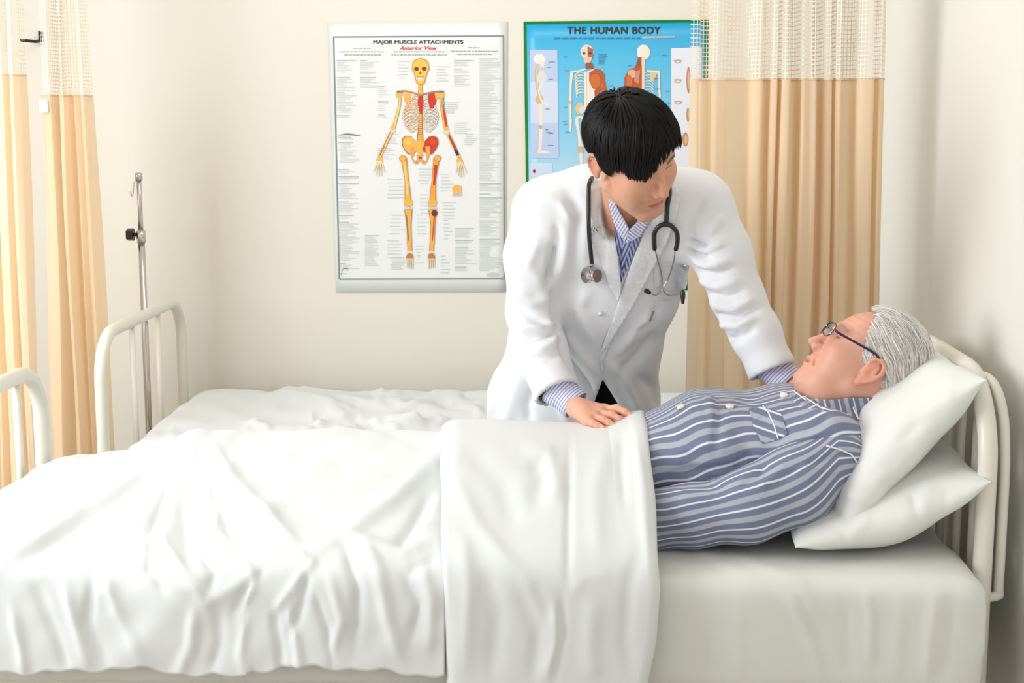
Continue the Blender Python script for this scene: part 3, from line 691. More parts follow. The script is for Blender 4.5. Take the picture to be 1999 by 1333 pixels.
for k in range(5):
    a = 2*math.pi*k/5+.3; m = MB(); c = np.array([xp+.12*math.cos(a), yi+.12*math.sin(a), .022]); m.tube([c+(0, -.008, 0), c+(0, .008, 0)], .022, 14); m.build('castor', BLACKP, ti)

# ================================================================== BEDS
def rail_end(x, y0, y1, ztop, parent, name, r=.0175, bars=(.25, .5, .75), R=.11, lean=0):
    t = thing  # tubular end board: bent tube and vertical bars
    pts = [(x, y0, 0.03)]+[(x, y0, z) for z in np.linspace(.2, ztop-R, 4)]
    for k in range(1, 9):
        a = k/8*math.pi/2; pts.append((x, y0+R-R*math.cos(a), ztop-R+R*math.sin(a)))
    for k in range(0, 9):
        a = k/8*math.pi/2; pts.append((x, y1-R+R*math.sin(a), ztop-R+R*math.cos(a)))
    pts += [(x, y1, z) for z in np.linspace(ztop-R-.1, .03, 5)]
    pts = [(px_+lean*pz_, py_, pz_) for px_, py_, pz_ in pts]
    m = MB(); m.tube(pts, r, 20); fr_ = m.build(name, ENAMEL, parent)
    for f in bars:
        yy = y0+(y1-y0)*f; m = MB(); m.tube([(x+lean*.33, yy, .33), (x+lean*ztop, yy, ztop-.005)], r*.52, 12); m.build('rail_bar', ENAMEL, parent)
    m = MB(); m.tube([(x+lean*.33, y0, .33), (x+lean*.33, y1, .33)], r*.7, 12); m.build('cross_rail', ENAMEL, parent)
    for yy in (y0, y1): m = MB(); m.tube([(x, yy, 0), (x, yy, .04)], r*1.25, 14); m.build('rubber_foot', BLACKR, parent)
# near bed
BX0, BX1, BY0, BY1, BZ = -1.19, .783, 2.565, 3.365, .545
bed = thing('hospital_bed', 'white tubular hospital bed in front, carrying the patient', 'bed', (-.2, 2.97, 0), 'hospital beds')
del bed['group']
rail_end(.803, 2.70, 3.345, .898, bed, 'headboard_frame', .0185, bars=(.12, .30, .5, .7, .88), R=.17)
m = MB(); zb = P(1955, 1138, 2.75)[2]
pts = [(.806, 2.84, .888), (.828, 2.81, .885), (.836, 2.765, .862), (.840, 2.735, .815), (.841, 2.72, .75)]+[(.841, 2.715, z) for z in np.linspace(.70, zb, 4)]+[(.84, 2.712, zb-.012), (.81, 2.705, zb-.016)]
m.tube(catmull(pts, 4), .010, 14); m.build('bumper_rail', ENAMEL, bed)
rail_end(P(82, 850, 3.345)[0], 2.625, 3.345, P(60, 722, 3.3)[2], bed, 'footboard_frame', .0185, bars=(.2, .4, .6, .8), R=.12)
xf = P(82, 850, 3.345)[0]
for yy in (2.64, 3.33):
    m = MB(); m.box((xf, yy-.012, .26), (.80, yy+.012, .31)); bevel(m.build('side_rail', ENAMEL, bed, smooth=False), .004)
m = MB()
for k in range(9): xx = xf+.12+k*(.80-xf-.2)/8; m.tube([(xx, 2.64, .285), (xx, 3.33, .285)], .01, 8)
m.build('base_slats', ENAMEL, bed)
def roundbox(x0, x1, y0, y1, z0, z1, r, h=.012, ex=None):
    s = Sculpt((x0-.05, y0-.05, z0-.05), (x1+.05, y1+.05, z1+.06), h); c = ((x0+x1)/2, (y0+y1)/2, (z0+z1)/2); e = ((x1-x0)/2-r, (y1-y0)/2-r, (z1-z0)/2-r)
    def fn(X, Y, Z):
        q = [np.abs(X-c[0])-e[0], np.abs(Y-c[1])-e[1], np.abs(Z-c[2])-e[2]]
        return np.sqrt(np.maximum(q[0], 0)**2+np.maximum(q[1], 0)**2+np.maximum(q[2], 0)**2)+np.minimum(np.maximum(np.maximum(q[0], q[1]), q[2]), 0)-r
    s.field(fn, 0, 'u'); return s.mesh(2)
V, Fc = roundbox(BX0, BX1, BY0, BY1, .31, BZ, .04, .009)
N = normals(V, Fc)
V = sculpt(V, Fc, [([(1340, 1065), (1420, 1110), (1500, 1150)], 10, 3), ([(1400, 1080), (1560, 1140), (1600, 1240)], 14, 4), ([(1690, 1150), (1700, 1200), (1695, 1320)], 7, 5),
    ([(1530, 1150), (1570, 1220), (1610, 1330)], 9, 5), ([(1560, 1150), (1600, 1260)], 9, -4), ([(1830, 1150), (1815, 1240), (1808, 1333)], 10, 6), ([(1860, 1150), (1850, 1260), (1835, 1333)], 10, -5), ([(1440, 1160), (1445, 1333)], 14, 3),
    ([(1380, 1160), (1370, 1333)], 10, -3), ([(1760, 1160), (1745, 1333)], 12, 3), ([(1650, 1160), (1660, 1333)], 10, -3), ([(1925, 1170), (1925, 1230), (1905, 1300)], 12, 6), ([(1300, 1110), (1500, 1120), (1700, 1115)], 12, 2)], N)
V = wavy(V, 5, 18, .0028, N, (1, 1, .35))
mt = obj('mattress', V, Fc, SHEETB, bed)
bvh_matt = bvh(V, Fc)

# duvet of the near bed: cross sections over the patient
def cross(xa, ridge, foot_fn, nu, z_near, z_far=.36, extra=0.0, x_fn=None, yc=2.98, nv=150):
    """xa: array of x; ridge(x)->height of the body under the cloth. returns V grid"""
    V = np.zeros((nu, nv, 3)); t = np.linspace(0, 1, nv)
    for i, x in enumerate(xa):
        zf = z_far; zn = z_near(x) if callable(z_near) else z_near
        key_y = [BY1+.03, BY1+.02]; key_z = [zf, BZ+.0]
        ys = np.linspace(BY1+.01, BY0-.02, 60); hb = ridge(x)-BZ
        zz = BZ+.014+np.maximum(0, foot_fn(x, ys, hb)); 
        yv = np.concatenate([[BY1+.05, BY1+.045, BY1+.035], ys, np.linspace(BY0-.032, BY0-.052, 14)]); zv = np.concatenate([np.linspace(zf, BZ-.02, 3), zz, np.linspace(BZ-.012, zn, 14)])
        s_ = np.concatenate([[0], np.cumsum(np.hypot(np.diff(yv), np.diff(zv)))]); s_ /= s_[-1]
        yy = np.interp(t, s_, yv); z2 = np.interp(t, s_, zv); k = np.ones(9)/9
        for _ in range(2): yy = np.convolve(np.pad(yy, 4, 'reflect', reflect_type='odd'), k, 'valid'); z2 = np.convolve(np.pad(z2, 4, 'reflect', reflect_type='odd'), k, 'valid')
        V[i, :, 0] = x; V[i, :, 1] = yy; V[i, :, 2] = z2
    return V
def gridfaces(nu, nv): return np.array([(i*nv+j, i*nv+j+1, (i+1)*nv+j+1, (i+1)*nv+j) for i in range(nu-1) for j in range(nv-1)])
RT = [(-60, 990), (0, 962), (110, 920), (240, 893), (330, 862), (366, 841), (384, 838), (410, 844), (470, 852), (600, 853), (850, 852), (900, 850), (1120, 850), (1240, 830), (1300, 820)]
rx = [P(a, b, 3.0)[0] for a, b in RT]; rz = [P(a, b, 3.0)[2]-.006 for a, b in RT]
ridge = lambda x: float(np.interp(x, rx, rz))
def body_fn(x, ys, h):
    wid = np.interp(x, [-1.2, -.82, -.7, -.3, .2], [.40, .17, .26, .25, .24])
    g = np.exp(-np.abs((ys-2.98)/wid)**2.1); far = (ys > 2.98); g = np.where(far, np.exp(-np.abs((ys-2.98)/(wid*1.0))**2.4), g)
    return h*g
xa = np.linspace(-1.245, P(905, 850, 3.0)[0], 260)
hem = lambda x: P(500, 1318+6*math.sin(x*17)+4*math.sin(x*41)+3*math.sin(x*97)-(0 if x < -.6 else 10), BY0-.05)[2]
Vg = cross(xa, ridge, body_fn, 260, hem); Vg[:, :, 0] += np.linspace(0, 1, 150)[None, :]*0
nu, nv = Vg.shape[:2]; V = Vg.reshape(-1, 3); Fc = gridfaces(nu, nv); N = normals(V, Fc)
if N[nv*100+60][2] < 0: Fc = Fc[:, ::-1]; N = -N
st = [([(382, 838), (352, 930), (325, 1030), (300, 1120)], 22, 9), ([(400, 850), (450, 930), (520, 1000), (590, 1075)], 16, 9), ([(345, 880), (330, 960), (290, 1060)], 13, -7), ([(362, 900), (360, 1000), (370, 1120)], 16, -8), ([(395, 890), (430, 990), (470, 1060)], 14, -8),
      ([(330, 880), (220, 950), (60, 1060), (-20, 1100)], 16, 6), ([(320, 905), (200, 1000), (20, 1110)], 14, -5), ([(290, 890), (180, 910), (60, 990)], 14, 4),
      ([(560, 1075), (610, 1100), (560, 1160), (520, 1210)], 9, 5), ([(600, 1100), (590, 1180), (560, 1250)], 10, -6), ([(840, 900), (760, 980), (680, 1040), (590, 1090)], 16, 7), ([(850, 950), (800, 1040), (770, 1075)], 14, -8),
      ([(850, 1060), (790, 1080), (720, 1060), (650, 1050)], 12, 6), ([(860, 1090), (790, 1120)], 10, -5), ([(700, 1050), (740, 1120), (760, 1220), (790, 1300)], 14, 7), ([(670, 1060), (700, 1150), (690, 1280)], 12, -7),
      ([(300, 1050), (290, 1110), (330, 1160)], 9, -7), ([(320, 1060), (370, 1130), (420, 1180)], 10, 6), ([(330, 1140), (380, 1150), (400, 1180), (450, 1150), (500, 1130)], 10, 4), ([(380, 1060), (420, 1120), (400, 1160)], 9, -5),
      ([(470, 1090), (500, 1130), (470, 1190)], 8, 5), ([(520, 1110), (480, 1150), (450, 1210)], 8, -5), ([(120, 1130), (150, 1230), (180, 1320)], 14, 6), ([(60, 1130), (110, 1240), (140, 1330)], 12, -5), ([(200, 1110), (230, 1200), (290, 1300)], 13, 5), ([(180, 1120), (170, 1220), (220, 1320)], 11, -5),
      ([(380, 1180), (375, 1260), (340, 1330)], 12, 6), ([(420, 1180), (430, 1250), (410, 1320)], 12, -5), ([(560, 1180), (580, 1260), (590, 1330)], 10, 6), ([(530, 1180), (545, 1260), (550, 1330)], 10, -6), ([(610, 1150), (640, 1230), (650, 1310)], 9, -5), ([(640, 1120), (670, 1210), (640, 1290)], 10, 5), ([(780, 1110), (820, 1180), (800, 1260)], 12, -6), ([(820, 1090), (845, 1180), (835, 1280)], 12, 5), ([(480, 1200), (470, 1280), (490, 1330)], 11, 5), ([(20, 1180), (40, 1260), (50, 1330)], 12, 6)]
st = [(a, b_*.9, c_*1.35) for a, b_, c_ in st]
V = sculpt(V, Fc, st, N); N = normals(V, Fc); V = wavy(V, 11, 22, .0035, N); V = wavy(V, 12, 55, .0012, normals(V, Fc)); V = lap(V, Fc, .5)
duv = thing('bed_cover', 'white duvet over the patient in the front bed, folded back at the waist', 'duvet', (-.5, 2.97, BZ))
o = obj('duvet_sheet', V, Fc, DUVET, duv); solidify(o, .012, -1); bvh_duv = bvh(V, Fc)
# folded-back section
RT2 = [(840, 850), (868, 834), (900, 829), (1000, 833), (1120, 836), (1180, 832), (1222, 816), (1248, 800), (1262, 802), (1290, 810)]
rx2 = [P(a, b, 3.0)[0] for a, b in RT2]; rz2 = [P(a, b, 3.0)[2]-.026 for a, b in RT2]; ridge2 = lambda x: float(np.interp(x, rx2, rz2))
nu2 = 150; us = np.linspace(0, 1, nu2)
def body2(x, ys, h): return h*np.where(ys > 2.98, np.exp(-np.abs((ys-2.98)/.27)**3), np.exp(-np.abs((ys-2.98)/np.interp(x, [-.25, .15], [.30, .33]))**2.6))
x0, x1 = P(868, 840, 3.0)[0], P(1254, 812, 3.0)[0]
Vg = cross(x0+(x1-x0)*us, ridge2, body2, nu2, P(1000, 1420, BY0-.05)[2]); nv = Vg.shape[1]
# left and right edges follow the photo as the cloth falls
for i, u_ in enumerate(us):
    px, py = proj(Vg[i])
    e0 = np.interp(py, [830, 950, 1100, 1333], [861, 862, 862, 866]); e1 = np.interp(py, [812, 900, 1000, 1080, 1150, 1250, 1333, 1400], [1262, 1276, 1283, 1288, 1297, 1287, 1268, 1255])
    far = Vg[i, :, 1] > 3.0
    e0 = np.where(far, 861, e0); e1 = np.where(far, 1262, e1)
    tgt = e0+(e1-e0)*u_; dep = (Vg[i]-CAM)@fw; Vg[i, :, 0] += (tgt-px)*dep/F
edge = np.minimum(us*(x1-x0), (1-us)*(x1-x0)); rnd = .024*np.sqrt(np.clip(1-(1-np.clip(edge/.03, 0, 1))**2, 0, 1))-.004
V = Vg.reshape(-1, 3); Fc = gridfaces(nu2, nv); N = normals(V, Fc)
if N[nv*60+60][2] < 0: Fc = Fc[:, ::-1]; N = -N
V = V+N*np.repeat(rnd, nv)[:, None]*.9
N = normals(V, Fc)
V = sculpt(V, Fc, [([(1010, 870), (1070, 880), (1085, 950), (1080, 990)], 16, 6), ([(1040, 890), (1060, 930), (1040, 1000)], 20, -6), ([(880, 920), (930, 1020), (1000, 1110), (1080, 1180)], 18, 6), ([(900, 870), (980, 940), (1010, 1040)], 22, -5),
    ([(1112, 850), (1110, 1000), (1108, 1150)], 9, -5), ([(1095, 1160), (1100, 1240), (1080, 1333)], 9, -6), ([(1080, 1180), (1090, 1260), (1060, 1333)], 14, 6), ([(1215, 840), (1212, 900), (1220, 1000)], 10, -5), ([(1240, 830), (1255, 950), (1265, 1100)], 12, 6), ([(1190, 850), (1160, 960), (1170, 1100)], 18, 4), ([(1260, 1050), (1230, 1130), (1220, 1250), (1240, 1333)], 14, -4), ([(900, 1030), (915, 1150), (905, 1333)], 18, 6), ([(940, 1100), (970, 1200), (960, 1333)], 18, -6), ([(1000, 1130), (1050, 1230), (1040, 1333)], 14, -5), ([(1160, 1160), (1150, 1260), (1160, 1333)], 20, 5), ([(1040, 1140), (1080, 1210)], 10, -4), ([(870, 860), (868, 1000), (872, 1200)], 9, 4), ([(1110, 1160), (1140, 1130), (1200, 1120)], 10, 3)], N)
V = wavy(V, 21, 16, .004, normals(V, Fc)); V = lap(V, Fc, .5)
o = obj('folded_top', V, Fc, DUVET, duv); solidify(o, .014, -1); bvh_fold = bvh(V, Fc)

# far bed
b2 = thing('hospital_bed', 'white tubular hospital bed with nobody in it, against the back wall', 'bed', (-.2, 4.0, 0))
X2 = -1.232
rail_end(X2, 3.625, 4.405, P(300, 592, 4.3)[2], b2, 'footboard_frame', .0165, bars=(.22, .5, .74) if False else (.36, .68), R=.115)
rail_end(.72, 3.625, 4.405, .86, b2, 'headboard_frame', .0165, bars=(.25, .5, .75), R=.115)
for yy in (3.64, 4.39):
    m = MB(); m.box((X2, yy-.012, .26), (.72, yy+.012, .31)); bevel(m.build('side_rail', ENAMEL, b2, smooth=False), .004)
V, Fc = roundbox(-1.15, .68, 3.63, 4.40, .31, .52, .04, .014); obj('mattress', V, Fc, SHEETB, b2)
n1, n2 = 240, 130; V = np.zeros((n1, n2, 3)); r = np.random.default_rng(4)
yv = np.concatenate([np.full(8, 4.425), np.linspace(4.42, 3.60, 40), np.full(12, 3.585)]); zv = np.concatenate([np.linspace(.40, .53, 8), np.full(40, .548), np.linspace(.53, .34, 12)])
s_ = np.concatenate([[0], np.cumsum(np.hypot(np.diff(yv), np.diff(zv)))]); s_ /= s_[-1]; t = np.linspace(0, 1, n2); yy = np.interp(t, s_, yv); zz = np.interp(t, s_, zv); k = np.ones(9)/9
for _ in range(2): yy = np.convolve(np.pad(yy, 4, 'reflect', reflect_type='odd'), k, 'valid'); zz = np.convolve(np.pad(zz, 4, 'reflect', reflect_type='odd'), k, 'valid')
xx = np.concatenate([np.full(14, -1.175), np.linspace(-1.165, .69, n1-14)]); dz = np.concatenate([np.linspace(-.2, -.02, 14), np.zeros(n1-14)])
xx = np.convolve(np.pad(xx, 4, 'edge'), k, 'valid'); dz = np.convolve(np.pad(dz, 4, 'edge'), k, 'valid')
V[:, :, 0] = xx[:, None]; V[:, :, 1] = yy[None]; V[:, :, 2] = np.minimum(zz[None]+0*xx[:, None], .55+dz[:, None]); V = V.reshape(-1, 3); Fc = gridfaces(n1, n2); N = normals(V, Fc)
if N[n2*100+60][2] < 0: Fc = Fc[:, ::-1]; N = -N
rum = []
for k in range(34):
    a = r.uniform(500, 930), r.uniform(752, 835); rum.append(([a, (a[0]+r.uniform(-50, 50), a[1]+r.uniform(-14, 14)), (a[0]+r.uniform(-90, 90), a[1]+r.uniform(-25, 25))], r.uniform(5, 9), r.uniform(5, 12)*r.choice([1, -1, 1])))
rum += [([(520, 770), (600, 752), (700, 745), (760, 760)], 14, 18), ([(500, 800), (560, 770), (640, 790), (690, 830)], 12, 12), ([(780, 750), (850, 742), (930, 745)], 14, 12), ([(820, 790), (760, 815), (860, 830)], 9, 9), ([(300, 800), (420, 770), (470, 760)], 16, 6), ([(330, 860), (345, 835), (420, 825)], 9, 7), ([(270, 870), (330, 820), (380, 790)], 12, 5)]
V = sculpt(V, Fc, rum, N, False); V = wavy(V, 31, 20, .004, normals(V, Fc)); V = lap(V, Fc, .5)
o = obj('bed_cover', V, Fc, DUVET2); solidify(o, .01, -1); tag(o, 'rumpled white cover spread over the empty bed at the back wall', 'duvet')

# ================================================================== PILLOWS
def pillow(name, c, ex, ey, ez, L, W_, T, label, strokes, seed, bend=0.0, pinch=.18, tilt_=0):
    """ex: length direction (across the bed), ey: short direction, ez: up out of the pillow"""
    ex, ey, ez = unit(ex), unit(ey), unit(ez); n = 90; V = []; u1 = np.linspace(-1, 1, n)
    for sg in (1, -1):
        for a in u1:
            for b in u1:
                e = (max(0, 1-abs(a)**2.6))**.52*(max(0, 1-abs(b)**2.4))**.55
                ca = 1-pinch*.5*(1-abs(b)**3)*abs(a)**4*.6; cb = 1-pinch*.5*(1-abs(a)**3)*abs(b)**4*.6
                x = a*L/2*(ca if abs(a) > 0 else 1); y = b*W_/2*cb; z = sg*T/2*e
                V.append(np.asarray(c)+ex*x+ey*y+ez*(z+bend*(b*b-.4)))
    V = np.array(V); N_ = n*n
    Fc = [(i*n+j, (i+1)*n+j, (i+1)*n+j+1, i*n+j+1) for i in range(n-1) for j in range(n-1)]
    Fc = Fc+[tuple(N_+q for q in f[::-1]) for f in Fc]
    # weld the rim
    idx = np.arange(2*N_)
    for i in range(n):
        for j in range(n):
            if i in (0, n-1) or j in (0, n-1): idx[N_+i*n+j] = i*n+j
    Fc = np.array([[idx[q] for q in f] for f in Fc]); N = normals(V, Fc)
    cen = V.mean(0)
    if ((V-cen)*N).sum() < 0: Fc = Fc[:, ::-1]; N = -N
    V = sculpt(V, Fc, strokes, N); V = wavy(V, seed, 26, .004, normals(V, Fc)); V = lap(V, Fc, .5)
    used = np.unique(Fc); remap = -np.ones(len(V), int); remap[used] = np.arange(len(used)); V = V[used]; Fc = remap[Fc]
    tag(obj(name, V, Fc, PILLOW), label, 'pillow'); return bvh(V, Fc)
a = P(1578, 1048, 2.78); b = P(1878, 712, 2.78); ey = b-a; ez = np.cross((0, 1, 0), ey)
c = (a+b)/2; c[1] = 2.98
p1 = pillow('pillow', c+np.array([.022, 0, .004]), (0, 1, 0), ey, ez if ez[2] > 0 else -ez, .60, np.linalg.norm(ey)*.97, .150, 'upper white pillow propped on the other one behind the old man\'s head', [([(1860, 800), (1790, 830), (1745, 870)], 10, -5), ([(1830, 820), (1780, 900), (1700, 960)], 12, 5), ([(1800, 780), (1760, 880), (1680, 960)], 16, -5), ([(1745, 900), (1735, 960)], 8, -5), ([(1650, 960), (1700, 990)], 8, 5), ([(1640, 1010), (1620, 1030), (1570, 1045)], 7, -6), ([(1860, 730), (1850, 790)], 6, 4)], 41, bend=-.018)
a = P(1545, 1062, 2.74); b = P(1918, 938, 2.74); ey = b-a; ez = np.cross((0, 1, 0), ey); c = (a+b)/2; c[1] = 2.96
p2 = pillow('pillow', c+np.array([0, 0, .004]), (0, 1, 0), ey, ez if ez[2] > 0 else -ez, .62, np.linalg.norm(ey)*1.02, .135, 'lower white pillow lying flat on the front bed with its corner at the headboard', [([(1900, 950), (1850, 960), (1840, 1000)], 9, -5), ([(1820, 930), (1800, 1000), (1740, 1040)], 13, 5), ([(1780, 960), (1790, 1010)], 9, -5), ([(1640, 1040), (1660, 1062)], 7, -5), ([(1700, 1000), (1650, 1060)], 9, 5)], 42, bend=.028)

# ================================================================== HEADS
def head_frame(fwd, up_):
    f_ = unit(fwd); u_ = unit(np.asarray(up_)-f_*(np.asarray(up_)@f_)); x_ = np.cross(f_, u_); return np.array([x_, f_, u_]).T
def hz(phi, table):  # hairline height for an azimuth
    return np.interp(np.abs(phi), *zip(*table))
def make_head(old, neck_dir, skin, lipc, browc, sc):
    s = Sculpt((-.1, -.125, -.2), (.1, .15, .155), .0019)
    s.ell((0, -.010, .045), (.074, .095, .084), k=.0)
    s.ell((0, .036, .036), (.062, .058, .058), k=.02)
    s.ell((0, .042, -.02), (.058, .052, .066), k=.02)
    for sg in (-1, 1):
        s.cap((sg*.055, .006, -.05), (sg*.018, .078, -.100), .021 if old else .017, .017, k=.02)
        s.ell((sg*.042, .066, -.014), (.023, .021, .019), k=.022 if old else .034)
        if not old: s.ell((sg*.034, .058, -.045), (.024, .026, .030), k=.03)
        s.cap((sg*.012, .090, .034), (sg*.040, .080, .036), .0085, .008, k=.012)
    s.ell((0, .052, -.068), (.042, .043, .036), k=.02)
    s.ell((0, .078, -.098), (.021, .019, .017), k=.014)
    if old:
        for sg in (-1, 1): s.ell((sg*.043, .052, -.052), (.022, .026, .030), k=.02); s.ell((sg*.048, .038, -.022), (.022, .034, .034), k=.03)
        s.ell((0, .030, -.100), (.046, .045, .028), k=.025); s.cap((0, .02, -.1), np.array(neck_dir)*.7, .05, .055, k=.03)
    else: s.ell((0, .040, -.082), (.036, .040, .020), k=.02)
    s.cap((0, -.022, -.035), neck_dir, .045 if not old else .062, .046 if not old else .066, k=.03)
    # sockets
    for sg in (-1, 1):
        s.ell((sg*.032, .098 if old else .1005, .016), (.017, .012, .010), k=.012, op='s')
        s.ell((sg*.031, .0755, .016), (.0155, .0135, .0125), k=.004)
        if old: s.ell((sg*.032, .080, .004), (.013, .008, .005), k=.006)
    # nose
    s.cap((0, .088, .026), (0, .110, -.016), .0065, .0085, k=.012)
    s.ell((0, .1135, -.026), (.0105, .0115, .0095), k=.007)
    for sg in (-1, 1):
        s.ell((sg*.0125, .1035, -.031), (.0068, .010, .0072), k=.005)
        s.ell((sg*.0064, .109, -.0395), (.003, .0042, .0028), k=.002, op='s')
        s.ell((sg*.010, .096, -.028), (.009, .009, .010), k=.008)
    # mouth
    s.ell((0, .085, -.058), (.027, .014, .020), k=.012)
    s.cap((-.017, .0945, -.060), (0, .0985, -.0585), .0035, .0045, k=.004); s.cap((.017, .0945, -.060), (0, .0985, -.0585), .0035, .0045, k=.004)
    s.cap((-.014, .0925, -.0685), (.014, .0925, -.0685), .0052, k=.005)
    s.cap((-.014, .0938, -.0685), (.014, .0938, -.0685), .0045, k=.005)
    s.cap((-.021, .0955, -.0648), (0, .1015, -.0635), .0014, k=.0025, op='s'); s.cap((.021, .0955, -.0648), (0, .1015, -.0635), .0014, k=.0025, op='s')
    if not old: s.ell((0, .096, -.076), (.014, .005, .004), k=.006, op='s')
    # eyelid slits
    for sg in (-1, 1):
        s.cap((sg*.021, .0895, .0135), (sg*.042, .0855, .0140), .0013 if not old else .0022, k=.002, op='s')
    # nasolabial creases
    for sg in ((-1, 1) if old else ()): s.cap((sg*.020, .100, -.034), (sg*.031, .084, -.060), .0024 if old else .0008, k=.006, op='s')
    # ears
    for sg in (-1, 1):
        g = .98 if old else .88; ey0 = .012 if old else 0
        def e(y, z, o_): return (sg*(.073+o_), -.010+ey0+y*g, .000+z*g)
        s.ell(e(-.008, .004, .004), (.006, .017*g, .028*g), k=.006)
        hx = [e(.006, .006, .004), e(.009, .018, .006), e(.003, .030, .009), e(-.008, .034, .012), e(-.020, .028, .015), e(-.025, .012, .016), e(-.021, -.006, .013), e(-.012, -.019, .009), e(-.003, -.028, .006)]
        s.ell(e(-.008, .002, .002), (.009, .017*g, .026*g), k=.006); s.ell(e(-.006, .000, .0155), (.006, .009*g, .014*g), k=.003, op='s'); s.ell(e(-.007, .021, .0165), (.005, .010*g, .0055*g), k=.003, op='s')
        s.chain(hx, [.0038, .004, .004, .004, .004, .004, .004, .005, .006], k=.003)
        s.ell(e(-.003, -.026, .005), (.0055, .0085, .010), k=.004); s.ell(e(.006, -.003, .003), (.005, .004, .007), k=.004)
        s.cap(e(-.014, .018, .010), e(-.016, -.004, .009), .003, k=.003)
    V, Fc = s.mesh(1)
    x, y, z = V.T; base = np.array(lin(skin)[:3]); C = np.tile(base, (len(V), 1)); r = np.random.default_rng(3)
    def mix(m, c): m = np.clip(m, 0, 1)[:, None]; return C*(1-m)+np.array(lin(c)[:3])*m
    blot = .5+.5*np.sin(x*130+y*90)*np.sin(z*110+y*60)
    C = mix(.10*blot, lipc)
    C = mix(.06*np.exp(-((np.abs(x)-.045)/.02)**2-((z+.02)/.025)**2)*(y > .03), lipc)
    C = mix(.22*np.exp(-(x/.013)**2-((z+.028)/.012)**2)*(y > .1), lipc)
    C = mix(.25*((np.abs(x) > .074) & (np.abs(z) < .045) & (y < .01)), (226, 120, 96) if old else (222, 120, 84))
    lm = np.clip(1-np.abs(z+.0640-.002*(np.abs(x)/.02)**2)/(.0085*np.sqrt(np.clip(1-(x/.0235)**2, .0, 1))+1e-4), 0, 1)*(y > .082)*(np.abs(x) < .0235)
    C = mix(np.clip(lm*2.2, 0, .85), (204, 100, 102) if not old else (206, 120, 110)); C = mix(.7*np.exp(-((z+.0642)/.0012)**2)*(np.abs(x) < .022)*(y > .088), (110, 50, 48))
    C = mix(.75*np.exp(-((z-.0138)/.0016)**2)*((np.abs(x)-.031)**2 < .012**2)*(y > .06), (50, 30, 26))
    bz = .036+.003*np.cos((np.abs(x)-.03)/.02*1.6); bm_ = np.exp(-((z-bz)/.0042)**2)*(np.abs(x) > .012)*(np.abs(x) < .050)*(y > .06)
    C = mix(np.clip(bm_*(1.0 if not old else .6), 0, .9), browc)
    if old:
        C = mix(.25*(np.sin(z*420+y*40+x*30) > .8)*(z > .045)*(y > .05), (196, 122, 100))
        # creases of the brow
    else:
        C = mix(.16*(z < -.045)*(y > .02)*(np.abs(x) < .05), (150, 110, 92))
    return V*sc, Fc, C
def make_hair_cap(el_c, el_r, table, sc, cols, seed, jag=.006, back=None):
    s = Sculpt((-.12, -.15, -.12), (.12, .14, .17), .0024)
    s.ell(el_c, el_r, k=0)
    X = s.ax[0][:, None, None]; Y = s.ax[1][None, :, None]; Z = s.ax[2][None, None, :]
    ph = np.degrees(np.arctan2(X+0*Y, Y+.01+0*X)); f = np.interp(ph, *zip(*table))+jag*np.sin(ph*.55)*np.sin(ph*.23+1)
    s.D = np.maximum(s.D, (f-Z)*.8).astype(np.float32)
    V, Fc = s.mesh(2); r = np.random.default_rng(seed)
    c0, c1 = np.array(lin(cols[0])[:3]), np.array(lin(cols[1])[:3]); ph = np.degrees(np.arctan2(V[:, 0], V[:, 1]+.01))
    m = (.5+.5*np.sin(ph*1.7+V[:, 2]*60)*np.sin(ph*.9))[:, None]
    return V*sc, Fc, c0*(1-m)+c1*m
def strands(n, seed, root_fn, flow_fn, el_c, el_r, step, nseg, rad, cols, sc, stop=None, lift=(1.0, 1.04)):
    """hair: thin tapering three-sided locks that hug the head"""
    r = np.random.default_rng(seed); mb_v = []; mb_f = []; mb_c = []; c = np.array(el_c); er = np.array(el_r)
    for _ in range(n):
        p = root_fn(r)
        if p is None: continue
        lf = lift[0]+(lift[1]-lift[0])*r.random()**1.6; pts = []; jit = r.normal(0, .12, 3); L = int(nseg*r.uniform(.65, 1.1))
        for k in range(L):
            q = (p-c)/er; q = q/np.linalg.norm(q)*lf*(1+.012*math.sin(math.pi*k/L)); p = c+q*er; pts.append(p.copy())
            nn = q/er; nn = nn/np.linalg.norm(nn); d = flow_fn(p)+jit; d = d-nn*(d@nn); d = d/(np.linalg.norm(d)+1e-9); p = p+d*step
            if stop is not None and k > 2 and stop(p, r): break
        if len(pts) < 3: continue
        pts = np.array(pts); m = len(pts); T = np.gradient(pts, axis=0); T /= np.linalg.norm(T, axis=1)[:, None]+1e-9
        Nn = (pts-c)/er**2; Nn /= np.linalg.norm(Nn, axis=1)[:, None]; B = np.cross(T, Nn); w_ = rad*r.uniform(.6, 1.3)*np.sqrt(np.clip(1-np.linspace(0, 1, m)**2.2, .02, 1)); b0 = len(mb_v)
        for k in range(m): mb_v += [pts[k]-B[k]*w_[k]-Nn[k]*w_[k]*.3, pts[k]+Nn[k]*w_[k]*.8, pts[k]+B[k]*w_[k]-Nn[k]*w_[k]*.3]
        for k in range(m-1):
            for j in range(2): mb_f.append((b0+k*3+j, b0+k*3+j+1, b0+k*3+3+j+1, b0+k*3+3+j))
        t = r.random(); cc = np.array(lin(cols[0])[:3])*(1-t)+np.array(lin(cols[1])[:3])*t; mb_c += [cc]*(3*m)
    return np.array(mb_v)*sc, mb_f, np.array(mb_c)
def place(V, R, o): return np.asarray(V)@R.T+o

